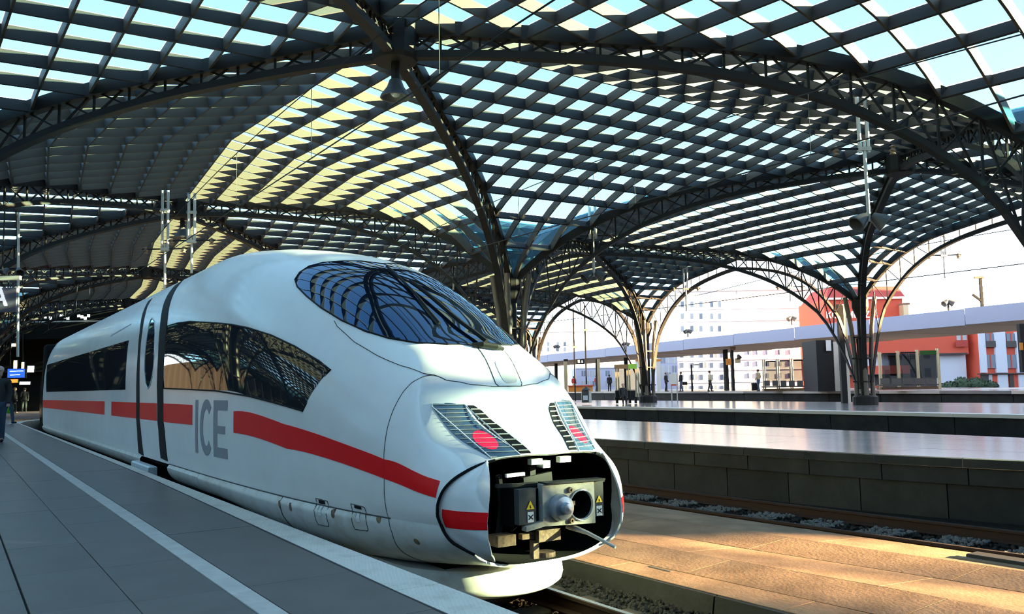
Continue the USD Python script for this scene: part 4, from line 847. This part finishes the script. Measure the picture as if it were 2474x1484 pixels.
# ---------------------------------------------------------------- hanging gear under the roof
def hub_of(i, j): return roof(i, j, 0., 0., None)
for (i, j), lab in (((-1, -1), 'bell-shaped hall lamp under the nearest crown, top left of centre'), ((0, -1), 'bell-shaped hall lamp under the crown above the train door')):
    h_ = hub_of(i, j) - [0, 0, 1.0]; l_ = thing('pendant_lamp', lab, 'lamp', loc=h_)
    obj(l_, 'stem', tube([h_ + [0, 0, .05], h_ - [0, 0, .45]], .10, 10), M['truss']); obj(l_, 'shade', fix(lathe(h_ - [0, 0, .85], [(0, .42), (.14, .42), (.20, .25), (.34, .06), (.36, 0), (.32, 0), (.18, .2), (0, .3)], 20)), M['speaker'], smooth=50); obj(l_, 'bulb', ball(h_ - [0, 0, .72], .12), M['lens_clear'])
def hanger(label, px, y0, y1, d, twin=.5, spk=True, x2=None):
    a, b = at(px, y0, d), at(x2 if x2 else px, y1, d); t_ = thing('hanging_mast', label, 'mast'); m_ = a + (b - a) * twin; e = np.array([.11, 0, 0])
    for sgn in (-1, 1): obj(t_, 'tube', tube([a + e * sgn + [0, 0, .5], m_ + e * sgn], .055, 8), M['tube_pale'])
    obj(t_, 'lower_tube', tube([m_ + [0, 0, .3], b], .05, 8), M['tube_pale'])
    for f in (.15, .95): obj(t_, 'clamp', bx(a + (m_ - a) * f, (.34, .12, .10)), M['tube_pale'])
    obj(t_, 'cross_arm', bar(m_ + [-.9, 0, .1], m_ + [.9, 0, .1], .05), M['steel_dark']); 
    for sgn in (-1, 1): obj(t_, 'insulator', fix(lathe(m_ + [sgn * .75, 0, -.06], [(0, 0), (.09, 0), (.05, .06), (.10, .1), (.05, .16), (.09, .2), (0, .26)], 10)), M['rusty'])
    if spk:
        for sgn in (-1, 1): obj(t_, 'loudspeaker', fix(lathe(b + [sgn * .12, 0, .12], [(0, -.05), (.10, -.05), (.22, .25), (.24, .36), (.20, .36), (.08, 0)], 14, (sgn * .75, -.25, -.6))), M['speaker'], smooth=50)
hanger('pale twin-tube mast with two loudspeakers hanging at the upper right', 2077, 205, 535, 22, .5, True, 2100)
hanger('pale twin-tube mast with two loudspeakers hanging right of the near column', 1429, 440, 668, 33, .6, True, 1435)
for px, y0, y1, d, x2, lab in ((1098, 580, 700, 48, 1095, 'short hanging mast seen just left of the near column'), (2277, 560, 672, 43.2, 2283, 'short hanging mast under the right open arch'), (1655, 640, 752, 52, 1659, 'short hanging mast right of the left third-platform column'), (1908, 660, 728, 52, 1910, 'short hanging mast at the crown of the middle open arch'),
                              (399, 490, 705, 33, 398, 'left of the two thin masts hanging over the train door'), (463, 500, 660, 31.5, 463, 'right of the two thin masts hanging over the train door')):
    hanger(lab, px, y0, y1, d, .55, False, x2)
for n0, z0, lab in ((4.42, 4.75, 'overhead contact wire above the white train'), (10.9, 4.75, 'overhead contact wire above the sunlit track'), (27.3, 4.75, 'overhead contact wire in front of the third platform')):
    w_ = thing('overhead_wire', lab, 'wire'); s_ = np.linspace(-10, 55, 60)
    obj(w_, 'contact_wire', tube(P(s_, n0, z0 + 0 * s_), .012, 4), M['steel_dark']); obj(w_, 'carrier_wire', tube(P(s_, n0, z0 + .35 + .75 * np.abs(np.sin(s_ * .12))), .010, 4), M['steel_dark'])
    obj(w_, 'dropper', [tube([P(q, n0, z0), P(q, n0, z0 + .35 + .75 * abs(math.sin(q * .12)))], .006, 3) for q in np.arange(-8, 54, 4.0)], M['steel_dark'], kind='stuff')

# ---------------------------------------------------------------- fourth platform with the long canopy
CD = np.array([-.386, .922, 0]) / np.linalg.norm([-.386, .922]); CN = np.array([CD[1], -CD[0], 0]); C0 = np.array([30.9, 51, 0])
def K(k, n, z): return C0 + CD * k + CN * n + Z * z
def kslab(k0, k1, n0, n1, z0, z1): return fix(hexa([K(k0, n0, z0), K(k1, n0, z0), K(k1, n1, z0), K(k0, n1, z0), K(k0, n0, z1), K(k1, n0, z1), K(k1, n1, z1), K(k0, n1, z1)]))
Z4 = .50
p4 = thing('platform', 'fourth platform with the long canopy along the right', kind='structure')
obj(p4, 'core', kslab(-60, 130, -1.3, 14, -1.0, Z4 - .2), M['concrete_dark']); 
for k in np.arange(-60, 130, 5.0): obj(p4, 'paving', kslab(k, k + 4.98, -1.5, 14, Z4 - .2, Z4), M['edge_pale'] if (k // 5) % 2 else M['glossy_slab'][0]); obj(p4, 'wall_panel', kslab(k, k + 4.96, -1.38, -1.3, -1.0, Z4 - .24), M['block'][int(k) % 3])
cn = thing('canopy', 'long canopy with a pale blue fascia and tan underside over the fourth platform', 'canopy')
for k in np.arange(-60, 128, 8.0): obj(cn, 'fascia_panel', kslab(k, k + 7.95, 0, .12, 4.72 - .0045 * k, 5.78 - .006 * k), M['canopy_face'])
for k in np.arange(-60, 128, 8.0): obj(cn, 'soffit_panel', kslab(k, k + 7.97, .12, 11, 4.76 - .0045 * k, 4.9 - .0045 * k), M['canopy_soffit'])
for k in (-12.0, 18.0, 36.0, 56.0, 76.0): obj(cn, 'post', kslab(k, k + .35, 5, 5.35, Z4, 4.7), M['steel_dark'])
def px_box(parent, name, x0, y0, x1, y1, d, depth, m_): xm, ym = (x0 + x1) / 2, (y0 + y1) / 2; xa, xb = at(x0, ym, d)[0], at(x1, ym, d)[0]; za, zb = at(xm, y1, d)[2], at(xm, y0, d)[2]; return obj(parent, name, bx([(xa + xb) / 2, d + depth / 2, (za + zb) / 2], (xb - xa, depth, zb - za)), m_)
st_ = thing('stair_house', 'dark boxy stair enclosure under the canopy left of the golden column', 'enclosure'); px_box(st_, 'shell', 1974, 822, 2016, 946, 62, 3.0, M['steel_dark']); px_box(st_, 'side_panel', 2016, 826, 2031, 945, 61.9, 3.0, M['tube_pale']); px_box(st_, 'notice', 1996, 822, 2008, 848, 61.8, .05, M['label_white'])
ms = thing('catenary_mast', 'dark catenary mast with a bright side standing left of the golden column', 'mast'); px_box(ms, 'dark_flange', 2030, 735, 2040, 975, 47.5, .25, M['steel_dark']); px_box(ms, 'pale_flange', 2041, 735, 2050, 975, 47.7, .2, M['tube_pale']); px_box(ms, 'web', 2038, 738, 2043, 975, 47.6, .12, M['steel_dark'])
def spot(label, x, y, d):
    t_ = thing('floodlight', label, 'lamp'); c = at(x, y, d)
    for e in (-1, 1): obj(t_, 'lamp_head', fix(lathe(c + [e * .1, 0, .35], [(0, -.1), (.14, -.1), (.22, .3), (.18, .3), (0, .1)], 10, (e * .8, -.3, -.55))), M['speaker'])
    obj(t_, 'stand', bar(c - [0, 0, .25], c + [0, 0, .35], .08), M['steel_dark'])
spot('twin floodlight on the canopy edge left of the red block', 1913, 778, 72); spot('twin floodlight on the canopy edge right of the golden column', 2291, 742, 58); spot('twin floodlight on the canopy edge near the left third-platform column', 1512, 838, 92); spot('small twin floodlight on the canopy edge by the far column', 1345, 843, 110); spot('twin floodlight on the canopy edge above the white flats', 1662, 808, 84)
tl = thing('lamp_post', 'tall dark lamp post with a short arm above the canopy at the right', 'lamp post'); px_box(tl, 'post', 2371, 672, 2377, 800, 66, .15, M['steel_dark']); px_box(tl, 'arm', 2355, 668, 2377, 673, 66, .15, M['rusty']); obj(tl, 'lower_lamp', bar(at(2350, 712, 66), at(2372, 728, 66), .14), M['steel_dark'])
pp = thing('end_post', 'dark canopy post cut by the right edge', 'post'); px_box(pp, 'post', 2467, 782, 2490, 900, 49, .3, M['cloth_black']); px_box(pp, 'sign', 2464, 828, 2472, 846, 48.9, .05, M['orange'])
def shelter(label, xs, ytop, yglass0, yglass1, ybase, d, green, slope=0.0, seats=(914, 929)):
    t_ = thing('shelter', label, 'shelter')
    for k, x in enumerate(xs):
        yy = ytop - slope * k
        for dx in (0, 4.5): px_box(t_, 'post', x + dx, yy, x + dx + 2.3, ybase, d + .02 * dx, .12, M['post_gold'])
    for k, (xa, xb) in enumerate(zip(xs, xs[1:])):
        px_box(t_, 'glass_panel', xa + 8, yglass0 - slope * k, xb, yglass1, d + .1, .03, M['clearglass'])
        px_box(t_, 'header', xa + 8, yglass0 - 2 - slope * k, xb, yglass0 + (8 if k == green else 1) - slope * k, d + .05, .06, M['green'] if k == green else M['steel_dark'])
    nx = 5; W_ = xs[-1] - xs[0]
    for k in range(nx):
        x = xs[0] + 4 + W_ * k / nx; px_box(t_, 'seat', x, seats[0], x + W_ / nx - 7, seats[1], d - .5, .12, M['bench'])
    px_box(t_, 'bench_rail', xs[0], seats[1], xs[-1] + 4, seats[1] + 3, d - .45, .4, M['bench']); px_box(t_, 'plinth', xs[0] + 6, seats[1] + 6, xs[-1] + 2, ybase, d - .2, .8, M['rusty'])
    return t_
shelter('glass waiting shelter with a green header on the fourth platform at the right', [2124, 2168, 2215, 2265], 851, 855, 914, 941, 57.5, 2, 3.0)
shelter('glass waiting shelter without a green header, left of the dark stair enclosure', [1843, 1876, 1909, 1943], 869, 874, 922, 945, 69, 9, 1.5, (920, 933))
kiosk = thing('shelter', 'dark waiting shelter with black and green header beside the left third-platform column', 'shelter')
for x in (1487, 1493, 1514, 1520, 1535, 1541): px_box(kiosk, 'post', x, 890, x + 3.4, 960, 56, .12, M['post_gold'])
px_box(kiosk, 'black_header', 1485, 881, 1517, 891, 55.9, .2, M['cloth_black']); px_box(kiosk, 'green_header', 1518, 880, 1538, 891, 55.9, .2, M['green']); px_box(kiosk, 'glass_panel', 1489, 891, 1537, 945, 56.2, .03, M['clearglass'])
for k in range(4): px_box(kiosk, 'seat', 1487 + k * 12.5, 944, 1498 + k * 12.5, 960, 55.4, .3, M['steel_dark'])
px_box(kiosk, 'bench_frame', 1486, 960, 1540, 966, 55.2, .5, M['steel_dark']); 
for x in (1489, 1520, 1534): px_box(kiosk, 'foot', x, 964, x + 5, 975, 55.3, .3, M['truss'])
gp2 = at(1506, 958, 55.2); person('person sitting in the dark waiting shelter', [gp2[0], 55.2, 0.0], 3.1, 1.75, 'cloth_dark', 'cloth_black', sit=True)
bn_ = thing('advertising_pillar', 'small grey domed pillar on the third platform right above the train nose', 'pillar'); px_box(bn_, 'panel', 1406, 943, 1422, 973, 54.8, .4, M['speaker']); px_box(bn_, 'poster', 1409, 956, 1420, 967, 54.75, .05, M['wall_pale']); px_box(bn_, 'white_side', 1423, 945, 1429, 974, 54.9, .4, M['label_white']); obj(bn_, 'dome', fix(lathe(at(1417, 943, 55), [(.32, 0), (.24, .10), (.1, .16), (.08, .22), (0, .24)], 14)), M['speaker'])
ib = thing('info_board', 'white timetable board on two thin legs right of the column base', 'board'); px_box(ib, 'board', 1617, 904, 1635, 929, 56, .06, M['label_white']); px_box(ib, 'red_strip', 1622, 929, 1634, 932, 56, .05, M['wall_red'])
for x in (1621.5, 1635): px_box(ib, 'leg', x, 904, x + 2.2, 973, 56.05, .06, M['tube_pale'])
for x, y, f, tp, lg, lab in ((1473, 946, .2, 'cloth_black', 'cloth_black', 'person in black standing left of the dark shelter'), (1646, 946, -1.2, 'cloth_black', 'jeans', 'person in a black top and jeans right of the timetable board'), (1716, 946, 1.6, 'cloth_cream', 'cloth_dark', 'person in a cream top standing in front of the white flats'), (1833, 945, -.6, 'cloth_cream', 'jeans', 'person with a black suitcase left of the glass shelter'),
                            (1387, 946, .4, 'cloth_red', 'wall', 'person in a red top nearest the train nose'), (1441, 946, 2.2, 'cloth_red', 'jeans', 'person in a red top beside the orange canopy post'), (1610, 946, 2.2, 'cloth_dark', 'cloth_black', 'person in dark clothes behind the timetable board')):
    g_ = gpt(x, y, Z4); person(lab, g_, f, 1.85, tp, lg if lg in M else 'cloth_cream')
c = gpt(1824, 945, Z4); su = thing('suitcase', 'black suitcase beside the person left of the glass shelter', 'suitcase', loc=c); obj(su, 'case', fix(bx(c + [0, 0, .36], (.5, .3, .64))), M['cloth_black']); obj(su, 'handle', tube([c + [-.12, 0, .66], c + [-.12, 0, .95], c + [.12, 0, .95], c + [.12, 0, .66]], .015, 5), M['steel_dark'])
hb = gpt(1655, 946, Z4) + [0, 0, .75]; bg = thing('shoulder_bag', 'black bag carried by the person right of the timetable board', 'bag', loc=hb); obj(bg, 'pouch', fix(bx(hb, (.45, .22, .32))), M['cloth_black']); obj(bg, 'strap', tube([hb + [-.2, 0, .15], hb + [-.25, 0, .6], hb + [-.1, 0, .68]], .015, 5), M['cloth_black'])
cpst = thing('canopy_post', 'canopy post coloured as sunlit gold between the train nose and the dark shelter', 'post'); px_box(cpst, 'post', 1443, 868, 1450, 946, 84, .4, M['post_gold']); px_box(cpst, 'dark_side', 1440, 868, 1443, 946, 84, .4, M['steel_dark'])  # sunlit gold and shaded side are put into the post colours
cp2 = thing('canopy_post', 'canopy post with a loudspeaker and two orange signs in front of the white flats', 'post'); px_box(cp2, 'post', 1768, 842, 1774, 946, 78, .4, M['steel_dark']); px_box(cp2, 'bracket', 1764, 838, 1777, 846, 77.9, .4, M['rusty']); obj(cp2, 'loudspeaker', fix(lathe(at(1783, 858, 77.8), [(0, 0), (.1, 0), (.24, .35), (0, .35)], 12, (.2, -.5, -.85))), M['speaker']); px_box(cp2, 'orange_sign', 1754, 867, 1767, 882, 77.9, .08, M['orange']); px_box(cp2, 'yellow_sign', 1776, 866, 1789, 877, 77.9, .08, M['post_gold'])
sl_ = thing('lamp_post', 'slim black lamp post with a short arm between timetable board and cream-topped person', 'lamp post'); px_box(sl_, 'post', 1670, 881, 1673.5, 946, 80, .15, M['steel_dark']); px_box(sl_, 'arm', 1672, 880, 1692, 883, 80, .2, M['tube_pale'])
for x0, x1, d, lab, m_ in ((1363, 1371, 82, 'pale post beside the train nose under the canopy', 'post_gold'), (1537, 1546, 70, 'white ticket column left of the third-platform column', 'label_white'), (1587, 1596, 70, 'white ticket column right of the third-platform column', 'label_white')):
    t_ = thing('ticket_column', lab, 'column'); px_box(t_, 'front', x0, 872, x1, 946, d, .3, M[m_]); px_box(t_, 'cap', x0 - 1, 868, x1 + 1, 873, d - .02, .34, M['orange'] if 'ticket' in lab else M['steel_dark'])
oc = thing('counter', 'orange counter front under the canopy beside the train nose', 'counter'); px_box(oc, 'front', 1374, 934, 1432, 947, 84, .6, M['orange']); px_box(oc, 'top', 1372, 931, 1434, 934, 83.9, .8, M['wall_red'])
cl_ = thing('station_clock', 'dark square clock and sign box hanging from the canopy near the nose', 'clock'); px_box(cl_, 'case', 1393, 868, 1412, 880, 86, .3, M['cloth_black']); px_box(cl_, 'face', 1404, 871, 1409, 877, 85.95, .05, M['label_white']); px_box(cl_, 'dial', 1396, 870, 1401, 877, 85.95, .05, M['lamp_warm'])
for x, y0, y1, d, lab in ((1386, 745, 946, 62, 'left of two thin tall poles beside the third-platform column'), (1413, 738, 905, 62, 'right of two thin tall poles beside the third-platform column')):
    t_ = thing('thin_pole', lab, 'pole'); px_box(t_, 'pole', x, y0, x + 2.8, y1 + 24, d, .1, M['steel_dark']); px_box(t_, 'collar', x - 2, y1 - 110, x + 6, y1 - 105, d - .02, .16, M['tube_pale'])

# ---------------------------------------------------------------- town behind the station
def window_grid(b, xs, ys, d, w, h, m_='win', skip=()):
    for r, y in enumerate(ys):
        for k, x in enumerate(xs):
            if (r, k) in skip: continue
            f = px_box(b, 'window', x, y, x + w, y + h, d - .02, .12, M['win_pale' if (r + k) % 3 else m_]); px_box(f, 'mullion', x + w * .48, y, x + w * .52, y + h, d - .08, .1, M['wall_white'])
fl_ = thing('apartment_block', 'tall white block of flats behind the canopy, left of the red building', 'building')
px_box(fl_, 'wall', 1637, 700, 1964, 955, 150, 12, M['wall_white'])
window_grid(fl_, [1645, 1668, 1690, 1716, 1735], [728, 757, 787], 150, 15, 14); window_grid(fl_, [1643, 1668, 1690, 1715, 1740], [851, 876, 905, 932], 150, 17, 13)
window_grid(fl_, [1806, 1826, 1850, 1880, 1905], [845, 873, 902], 150, 8, 12)
for y in (745, 774, 868, 893, 922): px_box(fl_, 'floor_band', 1637, y, 1964, y + 1.6, 149.9, .2, M['wall_pale'])
px_box(fl_, 'parapet', 1635, 697, 1966, 702, 149.7, 12.6, M['wall_pale'])
gb_ = thing('office_building', 'blue glazed office building left of the white flats', 'building'); px_box(gb_, 'wall', 1590, 850, 1637, 950, 145, 10, M['wall_blue']); window_grid(gb_, [1596, 1610, 1624], [862, 884, 900], 145, 11, 16); px_box(gb_, 'cornice', 1589, 848, 1638, 851, 144.8, 10, M['wall_white'])
lb_ = thing('office_building', 'low lilac building with large windows beneath the canopy by the train nose', 'building'); px_box(lb_, 'wall', 1392, 890, 1490, 952, 140, 10, M['wall_blue']); window_grid(lb_, [1405, 1419, 1432, 1463, 1476], [896, 921], 140, 10, 13); px_box(lb_, 'cornice', 1391, 887, 1491, 890, 139.8, 10, M['wall_white'])
fb_ = thing('office_building', 'far pale building with light blue windows above the canopy by the far column', 'building'); px_box(fb_, 'wall', 1290, 800, 1560, 958, 210, 14, M['wall_white']); window_grid(fb_, [1305, 1322, 1345, 1362], [826, 839], 210, 12, 10); px_box(fb_, 'roof_band', 1288, 797, 1562, 801, 209.7, 14.6, M['wall_pale'])
rd = thing('hotel_building', 'red building with white roof lettering and a white stripe, behind the golden column', 'building')
px_box(rd, 'wall', 1996, 722, 2186, 955, 135, 12, M['wall_red']); a, b = at(1994, 700, 135), at(2186, 722, 135)
rz0, rz1 = at(2090, 722, 135)[2], at(2090, 690, 135)[2]; obj(rd, 'roof', fix(hexa([[a[0], 134.6, rz0], [b[0], 134.6, rz0], [b[0], 147, rz0], [a[0], 147, rz0], [a[0] + 1.2, 137, rz1], [b[0] - .2, 137, rz1], [b[0] - .2, 145, rz1], [a[0] + 1.2, 145, rz1]])), M['wall_red2']); px_box(rd, 'white_stripe', 1994, 718, 2188, 723, 134.5, .3, M['wall_white'])
tm = meshkit.text_mesh('KOMMERZ', 1.0, .12, True); tv = np.array(tm.vertices); x0, x1 = tv[:, 0].min(), tv[:, 0].max(); q0, q1 = at(1997, 769, 134.8), at(2100, 752, 134.8); 
obj(rd, 'lettering', (np.c_[q0[0] + (tv[:, 0] - x0) / (x1 - x0) * (q1[0] - q0[0]), 134.85 - tv[:, 2], q0[2] + tv[:, 1] * 1.02], tm.faces), M['sign_white'])
ch = thing('chimney', 'pale chimney stack at the right end of the red building', 'chimney'); px_box(ch, 'stack', 2184, 735, 2196, 800, 133, 1.5, M['post_gold']); px_box(ch, 'cap', 2182, 732, 2198, 736, 132.9, 1.7, M['rusty'])
ob = thing('shop_building', 'long orange-red building with pale blue panels behind the fourth platform', 'building')
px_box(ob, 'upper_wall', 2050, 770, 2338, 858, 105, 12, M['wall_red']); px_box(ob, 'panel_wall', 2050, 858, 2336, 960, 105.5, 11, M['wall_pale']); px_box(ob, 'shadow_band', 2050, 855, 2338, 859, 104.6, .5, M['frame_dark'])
px_box(ob, 'dark_glazing', 2150, 860, 2262, 935, 105.3, .25, M['frame_dark']); f = px_box(ob, 'window', 2312, 802, 2336, 836, 104.9, .15, M['win_pale']); px_box(f, 'mullion', 2323, 802, 2325.5, 836, 104.8, .1, M['wall_red']); px_box(ob, 'balcony_rail', 2310, 822, 2338, 838, 104.5, .06, M['wall_red2'])
px_box(ob, 'awning', 2052, 884, 2198, 904, 103.0, 1.8, M['wall_red']); px_box(ob, 'shopfront', 2052, 906, 2160, 940, 104.9, .4, M['frame_dark']); px_box(ob, 'red_pilaster', 2052, 910, 2068, 946, 104.6, .3, M['wall_red']); px_box(ob, 'red_base', 2110, 932, 2130, 948, 104.6, .3, M['wall_red'])
aw = thing('shop_awning', 'small red awning stall right of the left glass shelter', 'stall'); px_box(aw, 'awning', 1956, 884, 1977, 905, 90, 1.5, M['wall_red']); px_box(aw, 'wall', 1958, 905, 1977, 946, 90.6, 1.2, M['wall_red2']); px_box(aw, 'poster', 1960, 910, 1968, 925, 90.5, .05, M['label_white'])
hs = thing('town_house', 'house with white piers and red-framed windows at the right edge', 'building')
px_box(hs, 'wall', 2366, 770, 2600, 960, 104, 12, M['wall_red']); 
for x0, x1 in ((2369, 2383), (2406, 2432), (2457, 2486), (2510, 2540)): px_box(hs, 'pier', x0, 802, x1, 901, 103.6, .4, M['wall_pale'])
for x in (2383, 2433, 2487):
    for y in (806, 857):
        f = px_box(hs, 'window', x, y, x + 23, y + 33, 103.8, .25, M['win']); px_box(f, 'window_frame', x + 10.5, y, x + 12.5, y + 33, 103.7, .15, M['wall_red'])
    px_box(hs, 'balcony_rail', x, 824, x + 23, 839, 103.5, .06, M['speaker'])
px_box(hs, 'string_course', 2366, 901, 2600, 903.5, 103.5, .5, M['frame_dark'])
for x0, x1, m_ in ((2372, 2388, 'frame_dark'), (2390, 2398, 'win_pale'), (2412, 2436, 'wall_pale'), (2440, 2450, 'frame_dark'), (2462, 2490, 'wall_pale')): px_box(hs, 'ground_floor_bay', x0, 905, x1, 940, 103.8, .25, M[m_])
def bush(label, x0, x1, ytop, ybase, d, n=1500):
    b_ = thing('bush', label, 'bush'); g_ = np.random.default_rng(5); a, c = at(x0, ybase, d), at(x1, ytop, d); V, Fc = [], []; W_, H_ = c[0] - a[0], c[2] - a[2]
    cs = [(a[0] + W_ * f, H_ * hh) for f, hh in ((.16, .65), (.38, .95), (.62, .9), (.85, .7))]
    for k in range(n):
        cx, hh = cs[k % 4]; th_, ph = g_.uniform(0, 6.28), math.acos(g_.uniform(-.2, 1)); r = g_.uniform(.85, 1.05)
        p_ = np.array([cx + r * W_ * .2 * math.sin(ph) * math.cos(th_), d + 1 + r * 1.0 * math.sin(ph) * math.sin(th_), a[2] + r * hh * max(math.cos(ph), 0)]); e = norm(g_.normal(size=3)) * .16; f_ = norm(np.cross(e, g_.normal(size=3))) * .09
        V += [p_ - e, p_ + f_, p_ + e, p_ - f_]; i0 = 4 * k; Fc += [(i0, i0 + 1, i0 + 2), (i0, i0 + 2, i0 + 3)]
    obj(b_, 'foliage', (np.array(V), np.array(Fc)), M['leaf'], kind='stuff')
    for cx, hh in cs: obj(b_, 'crown_core', ball([cx, d + 1, a[2] + hh * .35], (W_ * .17, .85, hh * .58), 3), M['leaf'])
bush('dark green bush in front of the pale panels at the right', 2286, 2418, 909, 945, 90)
